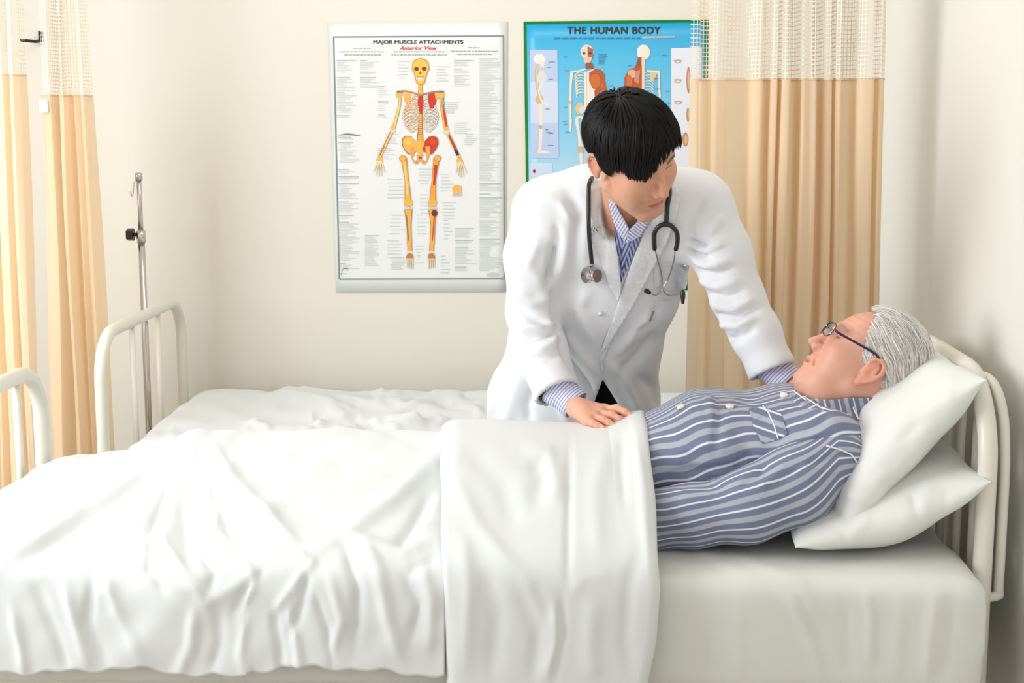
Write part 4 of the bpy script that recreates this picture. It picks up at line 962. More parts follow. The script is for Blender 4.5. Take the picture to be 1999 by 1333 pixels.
# ------------------------------------------------------------------ DOCTOR
doc = thing('person', 'young man with black hair in a white coat, leaning over the patient', 'person', (.05, 3.5, 0))
def Rdoc(ps, th_, ro):
    ps, th_, ro = map(math.radians, (ps, th_, ro)); f_ = np.array([math.sin(ps), -math.cos(ps), 0]); u_ = np.array([0, 0, 1.])
    f2 = f_*math.cos(th_)-u_*math.sin(th_); u2 = u_*math.cos(th_)+f_*math.sin(th_); x_ = np.cross(f2, u2)
    return np.array([x_*math.cos(ro)+u2*math.sin(ro), f2, u2*math.cos(ro)-x_*math.sin(ro)]).T
RD_ = Rdoc(46, 30, -24); OD = P(1303, 385, 2.98)-RD_@np.array((0, .125, -.028))
neckD = P(1218, 440, 3.185)
Vh, Fh, Ch = make_head(False, RD_.T@(neckD-OD), (214, 160, 132), (190, 108, 104), (30, 24, 22), 1.0)
parts_v = [place(Vh, RD_, OD)]; parts_f = [Fh]; parts_c = [Ch]
# hands
def hand(wrist, knuckles, tips_mid, tips, thumb, palm_r, h=.0018, skin=(232, 172, 146), fr=.0088, side=None):
    allp = [wrist]+list(knuckles)+[p for t in tips_mid for p in t]+list(tips)+list(thumb)
    s = Sculpt(np.min(allp, 0)-.03, np.max(allp, 0)+.03, h)
    kc = np.mean(knuckles, 0)
    for kn in knuckles: s.cap(wrist*.85+kn*.15, kn, palm_r*1.15, palm_r*.74, k=.012)
    s.cap(knuckles[0], knuckles[-1], palm_r*.7, palm_r*.62, k=.008)
    for i, (kn, mids, tp) in enumerate(zip(knuckles, tips_mid, tips)):
        ch = [kn]+list(mids)+[tp]; g = [1.0, 1.04, .98, .86][i]; s.chain(ch, [fr*g*1.12, fr*g*1.0, fr*g*.92, fr*g*.78], k=.0035)
        s.ell(kn+np.array([0, 0, .001]), (fr*1.15,)*3, k=.006)
    s.chain(thumb, [palm_r*1.0, fr*1.25, fr*1.1, fr*.9], k=.006)
    V, Fc = s.mesh(1); C = np.tile(np.array(lin(skin)[:3]), (len(V), 1))
    pink = np.array(lin((228, 130, 112))[:3])
    for mids, tp in zip(tips_mid, tips):
        d = np.linalg.norm(V-tp, axis=1); m = (.5*np.exp(-(d/.012)**2))[:, None]; C = C*(1-m)+pink*m
        for q in mids: d = np.linalg.norm(V-q, axis=1); m = (.3*np.exp(-(d/.008)**2))[:, None]; C = C*(1-m)+pink*m
        u_ = unit(tp-mids[-1]); q = tp+np.array([0, -.002, .0045])-u_*.002; d = np.linalg.norm(V-q, axis=1); m = (.6*(d < .0062))[:, None]; C = C*(1-m)+np.array(lin((246, 206, 190))[:3])*m
    for kn in knuckles: d = np.linalg.norm(V-kn, axis=1); m = (.25*np.exp(-(d/.012)**2))[:, None]; C = C*(1-m)+pink*m
    return V, Fc, C
wr = P(1120, 793, 3.07)
hb = hit([bvh_fold, bvh_duv], 1180, 838)
kn = [P(1180, 800, 3.05), P(1172, 808, 3.03), P(1161, 816, 3.01), P(1148, 822, 2.995)]
tm = [[P(1204, 797, 3.03), P(1221, 805, 3.015)], [P(1194, 810, 3.005), P(1209, 819, 2.995)], [P(1177, 819, 2.985), P(1189, 826, 2.977)], [P(1158, 826, 2.975), P(1167, 831, 2.97)]]
tp = [P(1231, 813, 3.01), P(1216, 828, 2.99), P(1197, 833, 2.972), P(1177, 835, 2.965)]
thb = [P(1140, 800, 3.10), P(1168, 806, 3.12), P(1190, 815, 3.12), P(1203, 823, 3.11)]
for a in (hand(wr, kn, tm, tp, thb, .0165),): parts_v.append(a[0]); parts_f.append(a[1]); parts_c.append(a[2])
wl = P(1532, 742, 3.10)
kn2 = [P(1562, 764, 3.10), P(1556, 768, 3.12), P(1548, 772, 3.135), P(1540, 776, 3.15)]
tm2 = [[P(1580, 782, 3.09), P(1592, 796, 3.09)], [P(1575, 790, 3.115), P(1584, 806, 3.12)], [P(1566, 795, 3.135), P(1572, 812, 3.145)], [P(1556, 798, 3.155), P(1560, 813, 3.16)]]
tp2 = [P(1600, 810, 3.09), P(1590, 820, 3.12), P(1576, 826, 3.15), P(1562, 826, 3.165)]
th2 = [P(1548, 752, 3.08), P(1566, 762, 3.06), P(1580, 772, 3.055), P(1590, 782, 3.055)]
a = hand(wl, kn2, tm2, tp2, th2, .017); parts_v.append(a[0]); parts_f.append(a[1]); parts_c.append(a[2])
# forearms and chest under the clothes
shR = P(1070, 414, 3.22); elR = P(1040, 608, 3.24); shL = P(1362, 405, 3.20); elL = P(1440, 580, 3.17)
s = Sculpt(np.min([elR, P(1040, 820, 3.3), P(950, 400, 3.3)], 0)-.1, np.max([shR, shL, elL, P(1560, 400, 3.3)], 0)+.1, .008)
s.cap(neckD, P(1205, 500, 3.30), .045, .06, k=.02); s.chain([elR+np.array((0,.01,0)), P(1060, 690, 3.20), wr], [.022, .024, .026], k=.01); s.cap(shR, elR, .04, .022, k=.02); s.cap(shL, elL, .04, .022, k=.02); s.chain([elL, P(1476, 650, 3.15), wl], [.022, .024, .026], k=.01); s.cap(shR, shL, .05, .05, k=.03)
V, Fc = s.mesh(1); parts_v.append(V); parts_f.append(Fc); parts_c.append(np.tile(np.array(lin((214, 160, 132))[:3]), (len(V), 1)))
n = 0; FF = []
for v, f in zip(parts_v, parts_f): FF.append(np.asarray(f)+n); n += len(v)
obj('body', np.concatenate(parts_v), np.concatenate(FF), SKIN, doc, cols=np.concatenate(parts_c))
bvh_head = bvh(parts_v[0], Fh)
# hair
HC, HR = (-.002, -.004, .049), (.088, .110, .089)
SD_ = [(62, .010), (68, -.022), (78, -.022), (86, .034), (106, .040), (120, -.01), (140, -.055), (180, -.062)]
TB = [(-a, z) for a, z in SD_[::-1]]+[(-52, .055), (-40, .066), (-25, .066), (-12, .082), (0, .074), (8, .058), (15, .030), (21, .000), (27, -.012), (31, -.006), (40, .024), (50, .032), (57, .028)]+SD_
V, Fc, C = make_hair_cap(HC, HR, TB, 1.0, ((11, 9, 9), (7, 6, 7)), 3)
hair = obj('hair', place(V, RD_, OD), Fc, HAIRB, doc, cols=C)
CR_ = np.array((.012, -.045, .142))
def root1(r):
    a = r.uniform(0, 2*math.pi); b = r.uniform(0, 1)**.7*1.75; d = np.array([math.cos(a)*math.sin(b), math.sin(a)*math.sin(b), math.cos(b)])
    p = np.array(HC)+d*np.array(HR)
    ph = math.degrees(math.atan2(p[0], p[1]+.01))
    return p if p[2] > np.interp(ph, *zip(*TB))+.012 else None
def flow1(p):
    d = p-CR_; d = d/np.linalg.norm(d)
    if p[1] > .03: d = d+np.array([.5, .1, -.5])
    if p[1] > .0 and p[2] < .12: d = d+np.array([.35*math.sin(p[0]*90+p[2]*50), 0, -.4])
    return d+np.array([0, 0, -.35])
def stop1(p, r): ph = math.degrees(math.atan2(p[0], p[1]+.01)); return p[2] < np.interp(ph, *zip(*TB))-.006-.012*abs(math.sin(ph*.19+1))*r.random()
V, Fc, C = strands(2600, 5, root1, flow1, HC, HR, .0075, 14, .0019, ((14, 11, 11), (6, 5, 6)), 1.0, stop1, (1.0, 1.065))
obj('hair_locks', place(V, RD_, OD), Fc, HAIRB, hair, cols=C)

# white coat
wrx = P(1085, 765, 3.125); wlx = P(1508, 722, 3.11)
lo = np.array((P(930, 800, 3.5)[0]-.03, 2.98, .42)); hi = np.array((P(1560, 700, 3.2)[0]+.02, 3.74, 1.36))
s = Sculpt(lo, hi, .0058)
side = np.array((1., .04, 0))
c1 = P(1213, 455, 3.25); c2 = P(1190, 560, 3.33); c3 = P(1142, 670, 3.41); c4 = P(1120, 780, 3.46); c5 = P(1116, 960, 3.50)
s.ecap(c1, c2, side, .165, .105, .160, .115, k=.0)
s.ecap(c2, c3, side, .160, .115, .180, .120, k=.04)
s.ecap(c3, c4, side, .180, .120, .205, .125, k=.04)
s.ecap(c4, c5, side, .205, .125, .245, .120, k=.04)
s.cap(shR, shL, .072, .072, k=.05); s.cap(P(1150, 390, 3.22), P(1290, 392, 3.20), .075, .075, k=.05)
s.ell(P(1215, 372, 3.25), (.088, .06, .055), k=.04)
s.chain([shR, P(1046, 500, 3.225), elR], [.076, .066, .060], k=.035); s.chain([elR, P(1058, 690, 3.19), P(1092, 775, 3.12), P(1112, 815, 3.09)], [.060, .057, .051, .050], k=.02)
s.chain([shL, P(1408, 495, 3.18), elL], [.080, .062, .056], k=.03); s.chain([elL, P(1476, 650, 3.14), P(1508, 722, 3.11), P(1530, 775, 3.09)], [.056, .053, .049, .049], k=.02)
s.ell(P(1325, 440, 3.2), (.07, .07, .08), k=.04); s.ell(P(1105, 450, 3.22), (.07, .08, .10), k=.04)
# cuts: neck, cuffs, bottom opening, hem
s.cap(P(1222, 380, 3.10), P(1215, 430, 3.16), .050, .048, k=.012, op='s'); s.cap(P(1228, 330, 3.12), P(1222, 392, 3.12), .060, .052, k=.012, op='s')
dR = unit(P(1112, 815, 3.09)-P(1058, 690, 3.19)); cR = P(1088, 770, 3.13)
s.cyl(cR, cR+dR*.14, .085, k=.003); dL = unit(P(1530, 775, 3.09)-P(1476, 650, 3.14)); cL = P(1507, 726, 3.115); s.cyl(cL, cL+dL*.14, .08, k=.003)
s.cap(cR-dR*.03, cR+dR*.02, .044, k=.002, op='s'); s.cap(cL-dL*.03, cL+dL*.02, .042, k=.002, op='s')
# wedge at the bottom front
A0, B0, C0 = P(1176, 736, 3.3), P(1120, 900, 3.3), P(1262, 900, 3.3)
def wedge(X, Y, Z):
    def edge(a, b):
        dx, dz = b[0]-a[0], b[2]-a[2]; L = math.hypot(dx, dz); return ((X-a[0])*dz-(Z-a[2])*dx)/L
    e1_ = edge(A0, B0); e2_ = edge(C0, A0); return np.maximum(np.maximum(e1_, e2_), Y-3.50)
# orientation check on the fly so the cut is inside the triangle
tx = (A0+B0+C0)/3; sgn = 1
def wedge2(X, Y, Z):
    def edge(a, b, q):
        dx, dz = b[0]-a[0], b[2]-a[2]; L = math.hypot(dx, dz); v = ((X-a[0])*dz-(Z-a[2])*dx)/L; r_ = ((q[0]-a[0])*dz-(q[2]-a[2])*dx)/L; return v if r_ < 0 else -v
    return np.maximum(np.maximum(edge(A0, B0, tx), edge(A0, C0, tx)), Y-3.47)+0*Y
s.field(wedge2, .004, 's')
s.field(lambda X, Y, Z: Z-.47+0*X+0*Y, .003, 's')
V, Fc = s.mesh(2); N = normals(V, Fc)
cs = [([(1080, 470), (1075, 520), (1070, 560)], 7, -16), ([(1085, 430), (1090, 480), (1082, 540)], 9, -6), ([(1060, 450), (1030, 520), (1070, 560)], 14, 5), ([(1000, 560), (1040, 590), (1085, 580)], 12, 7), ([(995, 590), (1040, 620), (1080, 640)], 11, -6), ([(1005, 640), (1050, 640), (1090, 632)], 10, 8), ([(1010, 660), (1060, 655), (1095, 645)], 7, -9), ([(1040, 690), (1080, 670), (1092, 650)], 9, 6), ([(1020, 700), (1070, 700), (1100, 690)], 9, -5), ([(1080, 560), (1084, 600), (1092, 640)], 9, -8), ([(1085, 650), (1110, 700), (1165, 770)], 8, -8), ([(1100, 640), (1130, 690), (1170, 735)], 9, 7),
      ([(1100, 360), (1130, 420), (1120, 520), (1110, 600)], 14, -6), ([(1055, 375), (1095, 395), (1120, 440)], 9, 5), ([(1150, 560), (1130, 600), (1180, 700)], 16, 5), ([(1120, 520), (1105, 620)], 12, 4),
      ([(1345, 470), (1365, 478), (1385, 480)], 6, -12), ([(1345, 490), (1365, 500), (1390, 498)], 5, -12), ([(1350, 480), (1380, 488), (1420, 470)], 5, 7), ([(1350, 505), (1380, 520), (1430, 505)], 6, 6), ([(1360, 525), (1400, 535), (1440, 520)], 7, -5), ([(1360, 540), (1400, 560), (1450, 545)], 7, 6), ([(1370, 570), (1420, 580), (1460, 562)], 8, -6), ([(1385, 590), (1430, 604), (1478, 580)], 7, 7), ([(1392, 612), (1440, 620), (1490, 598)], 6, -8), ([(1395, 630), (1440, 636), (1480, 618)], 7, 7), ([(1400, 650), (1430, 660), (1450, 648)], 6, -5), ([(1420, 680), (1460, 650), (1475, 640)], 7, -5),
      ([(1380, 380), (1350, 430), (1345, 480)], 10, -5), ([(1410, 420), (1380, 460)], 10, 5), ([(1190, 700), (1230, 660), (1290, 600)], 14, 6), ([(1200, 740), (1250, 690), (1285, 640)], 12, -6), ([(1185, 700), (1215, 740), (1260, 830)], 10, 7), ([(1240, 730), (1280, 760), (1285, 800)], 14, -6), ([(1020, 720), (1000, 780), (985, 835)], 16, 5), ([(1050, 740), (1030, 790), (1035, 830)], 12, -6), ([(980, 700), (965, 760), (955, 830)], 12, 5), ([(1090, 780), (1100, 800), (1110, 830)], 9, 4), ([(1290, 590), (1270, 630), (1240, 650)], 9, -5), ([(1140, 740), (1165, 780), (1150, 820)], 10, -4)]
cs = [(a, b_*.85, c_*1.9) for a, b_, c_ in cs]
V = sculpt(V, Fc, cs, N); V = wavy(V, 51, 24, .0022, normals(V, Fc), (1, 1, .6)); V = lap(V, Fc, .4)
coat = obj('white_coat', V, Fc, COAT, doc); bc = bvh(V, Fc)
h1 = hit(bc, 1222, 500)[0][1]; h2 = hit(bc, 1212, 552)[0][1]
YS = lambda x, y: float(np.interp(y, [360, 400, 450, 500, 552], [3.095, 3.088, min(3.108, h1-.004), h1-.002, h2]))+abs(x-1225)*.00025
# shirt front in the opening, neck shade comes from the head
patch('shirt_front', YS, [(1188, 360), (1196, 400), (1200, 440), (1206, 500), (1212, 552), (1232, 510), (1254, 455), (1262, 425), (1250, 424), (1228, 452), (1212, 420), (1200, 385)], .003, .0015, SHIRTD, doc, step=4, sdir=(.97, -.25), sm=3)
patch('placket', YS, [(1220, 455), (1240, 448), (1236, 470), (1222, 505), (1214, 540), (1212, 500)], .0052, .0015, SHIRTD, doc, step=4, sdir=(.9, .4), sm=3)
patch('shirt_collar', YS, [(1184, 362), (1192, 372), (1205, 405), (1228, 447), (1221, 474), (1209, 458), (1199, 438), (1190, 405)], .0075, .002, SHIRT, doc, step=4, sdir=(.86, .5), sm=3)
patch('shirt_collar', YS, [(1228, 449), (1246, 432), (1262, 420), (1262, 440), (1250, 462), (1221, 476)], .0075, .002, SHIRT, doc, step=4, sdir=(.6, -.8), sm=3)
Lp = patch('lapel', bc, [(1156, 336), (1182, 350), (1187, 378), (1197, 440), (1206, 500), (1213, 560), (1208, 590), (1190, 560), (1172, 510), (1158, 476), (1149, 470), (1172, 446), (1157, 440), (1150, 400), (1148, 360)], .010, .003, COAT, doc, step=5, sm=20, lift=lambda x, y: .004 if x > 1185 else 0)
Rp = patch('lapel', bc, [(1310, 345), (1300, 385), (1280, 420), (1258, 452), (1238, 500), (1222, 545), (1209, 586), (1196, 625), (1179, 668), (1172, 690), (1192, 668), (1222, 620), (1248, 576), (1266, 540), (1284, 508), (1300, 480), (1318, 430), (1330, 380)], .010, .003, COAT, doc, step=5, sm=20)
# front edge overlapping
patch('coat_front_edge', bc, [(1209, 588), (1192, 640), (1174, 690), (1170, 700), (1178, 738), (1180, 700), (1200, 655), (1222, 618), (1215, 600)], .004, .0025, COAT, doc, step=5, sm=6)
patch('chest_pocket', bc, [(1276, 524), (1345, 519), (1342, 532), (1340, 560), (1318, 585), (1276, 588)], .0025, .0015, COAT, doc, step=5, sm=6)
for (x, y) in ((1172, 611), (1184, 676)):
    p, nn = hit(bc, x, y, .004); m = MB(); m.tube([p-nn*.002, p+nn*.0015], .0055, 16); m.build('button', BUTTONW, doc)
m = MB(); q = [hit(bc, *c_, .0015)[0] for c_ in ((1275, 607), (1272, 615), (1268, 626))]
if all(v is not None for v in q): m.tube(q, .0022, 6); m.build('side_vent', solid('vent_painted_shade', (150, 148, 146), .9), doc)  # grey strip: shade inside the vent put into the colour
# shirt cuffs
def cuff(c0, d, L, r0, r1, mat, name='shirt_cuff'):
    n, mseg = 40, 16; d = unit(d); a = unit(np.cross(d, (0, 1, 0))); b = np.cross(d, a); V = []; S_ = []
    for i in range(mseg+1):
        t = i/mseg; rr = r0+(r1-r0)*t+.0012*math.sin(t*9)
        for k in range(n):
            A = 2*math.pi*k/n; V.append(c0+d*L*t+(a*math.cos(A)+b*math.sin(A))*rr*(1+.03*math.sin(3*A+t*3))); S_.append(L*t)
    Fc = [(i*n+k, i*n+(k+1) % n, (i+1)*n+(k+1) % n, (i+1)*n+k) for i in range(mseg) for k in range(n)]
    o = obj(name, V, Fc, mat, doc, s=S_); solidify(o, .0018, 0); return o
cuff(cR-dR*.02, unit(P(1131, 806, 3.105)-cR), .066, .0375, .0335, SHIRT)
cuff(cL-dL*.02, unit(P(1537, 756, 3.10)-cL), .060, .036, .034, SHIRT)
# trousers and shoes
s = Sculpt((-.2, 3.36, .03), (.3, 3.7, .98), .009); hx = P(1160, 800, 3.44)[0]
s.ell((hx-.01, 3.51, .86), (.125, .085, .12), k=0)
for sg in (-1, 1): s.chain([(hx+sg*.06, 3.51, .84), (hx+sg*.09, 3.50, .5), (hx+sg*.09, 3.52, .07)], [.085, .060, .050], k=.03)
V, Fc = s.mesh(1); obj('trousers', V, Fc, TROUS, doc)
for sg in (-1, 1):
    s = Sculpt((hx+sg*.09-.07, 3.30, -.01), (hx+sg*.09+.07, 3.62, .13), .006); s.ecap((hx+sg*.09, 3.56, .04), (hx+sg*.10, 3.41, .035), (1, 0, 0), .038, .04, .045, .032, k=0)
    s.cap((hx+sg*.09, 3.53, .05), (hx+sg*.09, 3.53, .09), .045, k=.02); s.field(lambda X, Y, Z: Z-.003+0*X+0*Y, 0, 's'); V, Fc = s.mesh(1); obj('shoe', V, Fc, SHOE, doc)

# ------------------------------------------------------------------ STETHOSCOPE
stt = thing('stethoscope', 'black stethoscope hanging round the neck of the man in the white coat', 'stethoscope', P(1230, 400, 3.1))
def on(px, py, off=.007):
    p, nn = hit(bc, px, py, 0); 
    return (p+np.array([0, -off, 0])) if p is not None else P(px, py, 3.08)
tubeL = [P(1200, 340, 3.30), P(1170, 338, 3.22), on(1152, 352, .02), on(1149, 380, .016), on(1149, 420, .018), on(1150, 460, .018), on(1153, 490, .017), on(1155, 512, .016)]
m = MB(); m.tube(catmull(tubeL, 8), .0048, 12); m.build('tubing', BLACKR, stt)
tubeR = [P(1200, 340, 3.30), P(1250, 336, 3.28), P(1300, 345, 3.20), on(1306, 370, .018), on(1302, 400, .018), on(1300, 425, .018), on(1299, 440, .018)]
m = MB(); m.tube(catmull(tubeR, 8), .0052, 12); m.build('tubing', BLACKR, stt)
yk = P(1299, 438, on(1299, 440, .018)[1]); 
for sg, pts in ((-1, [(1299, 434), (1285, 441), (1277, 453), (1276, 470), (1277, 485)]), (1, [(1299, 434), (1311, 441), (1320, 453), (1321, 470), (1318, 486)])):
    m = MB(); m.tube(catmull([on(x, y, .020) for x, y in pts], 6), .0052, 12); m.build('yoke', BLACKR, stt)
def depth_line(pts, offs): return [on(x, y, o_) for (x, y), o_ in zip(pts, offs)]
e1 = depth_line([(1317, 484), (1313, 510), (1303, 540), (1294, 558), (1296, 568), (1308, 574), (1322, 571)], [.020, .024, .030, .032, .032, .032, .030])
m = MB(); m.tube(catmull(e1, 8), .0017, 10); m.build('ear_tube', CHROME, stt)
e2 = depth_line([(1277, 483), (1283, 505), (1290, 530), (1292, 548), (1290, 566), (1280, 574), (1270, 570)], [.020, .010, .006, .006, .010, .022, .026])
m = MB(); m.tube(catmull(e2, 8), .0017, 10); m.build('ear_tube', CHROME, stt)
for (x, y), (x2, y2), of in (((1333, 566), (1320, 571), .03), ((1257, 563), (1269, 569), .027)):
    a, b = on(x, y, of), on(x2, y2, of); b = np.array([b[0], a[1], b[2]]); m = MB(); d = b-a; m.tube([a-d*.02, a+d*.12, a+d*.45, a+d*.75, b], [.0030, .0052, .0058, .0044, .0030], 14); m.build('ear_tip', BLACKR, stt)
q = on(1154, 536, .016)
m = MB(); m.tube([q+(.0, 0, .032), q+(0, 0, .018)], .0035, 10); m.build('stem', CHROME, stt)
def disc(mb, c, n_, r, prof):
    n_ = unit(n_); mb.tube([c+n_*t for t, _ in prof], [r*k for _, k in prof], 26)
m = MB(); n_ = unit((-.72, -.66, .1)); disc(m, q+(-.006, .0, 0), n_, .0185, [(-.001, .5), (0.001, .92), (.0045, 1.0), (.007, .96), (.0075, .86), (.006, .8)]); m.build('chest_piece', CHROME, stt)
n_ = unit((.62, -.75, .1)); m = MB(); disc(m, q+(.007, -.006, 0), n_, .0155, [(-.001, .5), (0.002, .8), (.005, 1.0), (.009, 1.0), (.010, .92)]); m.build('bell', CHROME, stt)
m = MB(); disc(m, q+(.007, -.006, 0)+n_*.0095, n_, .0145, [(0, 1), (.0012, .9)]); m.build('bell_membrane', solid('bell_membrane', (120, 96, 84), .3), stt)

# ------------------------------------------------------------------ PATIENT
pat = thing('person', 'old man with white hair and glasses in striped pajamas, lying in the front bed', 'person', (.3, 2.97, BZ))
RP = head_frame((-.765, .09, .635), (.65, .02, .76)); HS = .985
OP = P(1578, 662, 2.95)-RP@np.array((0, .125, -.028))*HS
neckP = P(1655, 800, 2.97)
Vh, Fh, Ch = make_head(True, RP.T@(neckP-OP)/HS, (222, 168, 146), (214, 126, 112), (140, 118, 106), HS)
HPv = place(Vh, RP, OP); bvh_hp = bvh(HPv, Fh)
pv = [HPv]; pf = [Fh]; pc = [Ch]
s = Sculpt((-.95, 2.68, .5), (.72, 3.28, .95), .012)
s.chain([neckP, (.50, 2.97, .70), (.12, 2.97, .63)], [.06, .08, .08], k=.03)
s.chain([(.44, 2.80, .69), (.27, 2.74, .60), (.05, 2.76, .60), (-.06, 2.82, .61)], [.045, .034, .030, .02], k=.03); s.chain([(.44, 3.14, .70), (.27, 3.17, .62), (.05, 3.16, .60), (-.05, 3.12, .61)], [.045, .036, .032, .02], k=.03)
for yy in (2.89, 3.06): s.chain([(.10, yy, .62), (-.35, yy, .60), (-.76, yy, .585)], [.055, .045, .03], k=.03); s.cap((-.76, yy, .585), (-.79, yy, .66), .028, .018, k=.02)
V, Fc = s.mesh(1); pv.append(V); pf.append(Fc); pc.append(np.tile(np.array(lin((222, 168, 146))[:3]), (len(V), 1)))
n = 0; FF = []
for v, f in zip(pv, pf): FF.append(np.asarray(f)+n); n += len(v)
obj('body', np.concatenate(pv), np.concatenate(FF), SKIN, pat, cols=np.concatenate(pc))
HC2, HR2 = (0, -.014, .048), (.0800, .103, .0935)
TW = [(0, .108), (25, .104), (40, .080), (50, .046), (57, .022), (63, .008), (72, .004), (81, .018), (90, .030), (106, .026), (118, -.016), (132, -.052), (180, -.068)]
TW = [(-a, z) for a, z in TW[:0:-1]]+TW
V, Fc, C = make_hair_cap(HC2, HR2, TW, HS, ((222, 219, 215), (186, 181, 176)), 4, .003)
hairp = obj('hair', place(V, RP, OP), Fc, HAIRW, pat, cols=C)
def root2(r):
    a = r.uniform(0, 2*math.pi); b = r.uniform(0, 1)**.8*2.0; d = np.array([math.cos(a)*math.sin(b), math.sin(a)*math.sin(b), math.cos(b)])
    p = np.array(HC2)+d*np.array(HR2); ph = math.degrees(math.atan2(p[0], p[1]+.01))
    return p if p[2] > np.interp(ph, *zip(*TW))-.003 else None
def flow2(p): return np.array([0, -1.0, -.15-2.2*max(0, .05-p[2])-1.2*max(0, -p[1]-.02)*8])+np.array([.12*np.sign(p[0]), 0, -.35 if abs(p[0]) > .05 else .12])
def stop2(p, r): ph = math.degrees(math.atan2(p[0], p[1]+.01)); return p[2] < np.interp(ph, *zip(*TW))-.004
V, Fc, C = strands(9000, 8, root2, flow2, HC2, HR2, .0060, 10, .0008, ((255, 254, 252), (196, 191, 186)), HS, stop2, (.995, 1.06))
obj('hair_locks', place(V, RP, OP), Fc, HAIRW, hairp, cols=C)
# glasses
gl = thing('eyeglasses', 'rimmed eyeglasses with dark blue temples on the old man\'s face', 'eyeglasses', OP)
def G(x, y, z): return RP@np.array((x, y, z))*HS+OP
m = MB(); m.tube(catmull([G(-.066, .104, .022), G(-.074, .096, .021), G(-.081, .05, .030), G(-.084, .014, .036), G(-.083, -.006, .032)], 8), .0026, 10, squash=1.0); m.build('temple', GLASSF, gl)
m = MB(); m.tube(catmull([G(.066, .104, .022), G(.074, .096, .021), G(.081, .05, .030), G(.084, .014, .036), G(.083, -.006, .032)], 8), .0026, 10); m.build('temple', GLASSF, gl)
for sg in (-1, 1):
    ring = [G(sg*.033+.027*math.copysign(abs(math.cos(t))**.7, math.cos(t)), .110-.0045*((math.cos(t)*sg+0)), .016+.0165*math.copysign(abs(math.sin(t))**.75, math.sin(t))) for t in np.linspace(0, 2*math.pi, 41)]
    m = MB(); m.tube(ring, .0010, 8, caps=False); rim = m.build('rim', GLASSF, gl)
    cc = np.mean(ring[:-1], 0); f2 = RP@np.array((0, 1, 0)); m = MB(); k = len(ring)-1
    m.add([cc+f2*.0008]+[q+f2*.0008 for q in ring[:-1]]+[cc-f2*.0008]+[q-f2*.0008 for q in ring[:-1]], [(0, 1+i, 1+(i+1) % k) for i in range(k)]+[(k+1, k+2+(i+1) % k, k+2+i) for i in range(k)]+[(1+i, k+2+i, k+2+(i+1) % k, 1+(i+1) % k) for i in range(k)]); m.build('lens', LENS, gl)
m = MB(); m.tube(catmull([G(-.009, .111, .014), G(0, .116, .018), G(.009, .111, .014)], 5), .0016, 8); m.build('bridge', CHROME, gl)
# pajama shirt
A_ = np.array((.10, 2.97, .60)); B_ = np.array((.50, 2.97, .71))
s = Sculpt((.06, 2.62, .5), (.70, 3.32, .92), .0052)
sd = np.array((0, 1., 0))
s.ecap((.02, 2.97, .630), P(1370, 868, 2.97), sd, .165, .078, .180, .105, k=0)
s.ecap(P(1370, 868, 2.97), P(1540, 850, 2.97), sd, .180, .105, .185, .100, k=.04)
s.ecap(P(1540, 850, 2.97), P(1625, 838, 2.97), sd, .185, .095, .150, .070, k=.04)
s.cap(P(1612, 862, 2.82), P(1612, 845, 3.12), .068, .066, k=.04); s.ell(P(1640, 812, 2.97), (.065, .10, .045), k=.03)
s.cap(P(1672, 852, 2.90), P(1640, 830, 3.0), .045, .05, k=.03)
s.cap(neckP+np.array((.01, 0, .045)), neckP+np.array((-.0, 0, .02)), .060, .058, k=.008, op='s')
s.field(lambda X, Y, Z: Z-(BZ-.002)+0*X+0*Y, .006, 's')
V, Fc = s.mesh(1); N = normals(V, Fc)
ps = [([(1395, 770), (1405, 800), (1400, 850), (1395, 890)], 9, -7), ([(1420, 775), (1415, 800), (1440, 790), (1500, 765)], 8, -5), ([(1370, 775), (1395, 790), (1420, 800)], 9, 5), ([(1330, 800), (1380, 790), (1400, 830)], 9, 4), ([(1440, 860), (1470, 900), (1500, 905), (1560, 885), (1620, 850)], 10, -9), ([(1460, 890), (1440, 910), (1380, 920), (1300, 915)], 10, -7), ([(1300, 885), (1380, 870), (1450, 880)], 10, 5), ([(1500, 880), (1560, 860), (1620, 835)], 9, 5), ([(1400, 840), (1440, 850), (1480, 870)], 8, -5), ([(1620, 800), (1600, 830), (1560, 850)], 9, -4), ([(1290, 930), (1350, 925), (1420, 945)], 9, -6), ([(1500, 800), (1520, 830), (1540, 860)], 5, 3)]
V = sculpt(V, Fc, ps, N); V = wavy(V, 61, 24, .003, normals(V, Fc))
ax = unit(B_-A_); rel = V-A_; tt_ = rel@ax; q = rel-tt_[:, None]*ax; e2_ = unit(np.cross(ax, (0, 1, 0))); e2_ = e2_ if e2_[2] > 0 else -e2_
ang = np.arctan2(-q[:, 1], q@e2_); Sx = ang*.155+.004*np.sin(tt_*30)+.002*np.sin(tt_*71)
psh = obj('pajama_shirt', V, Fc, PJ, pat, s=Sx); bp = bvh(V, Fc)
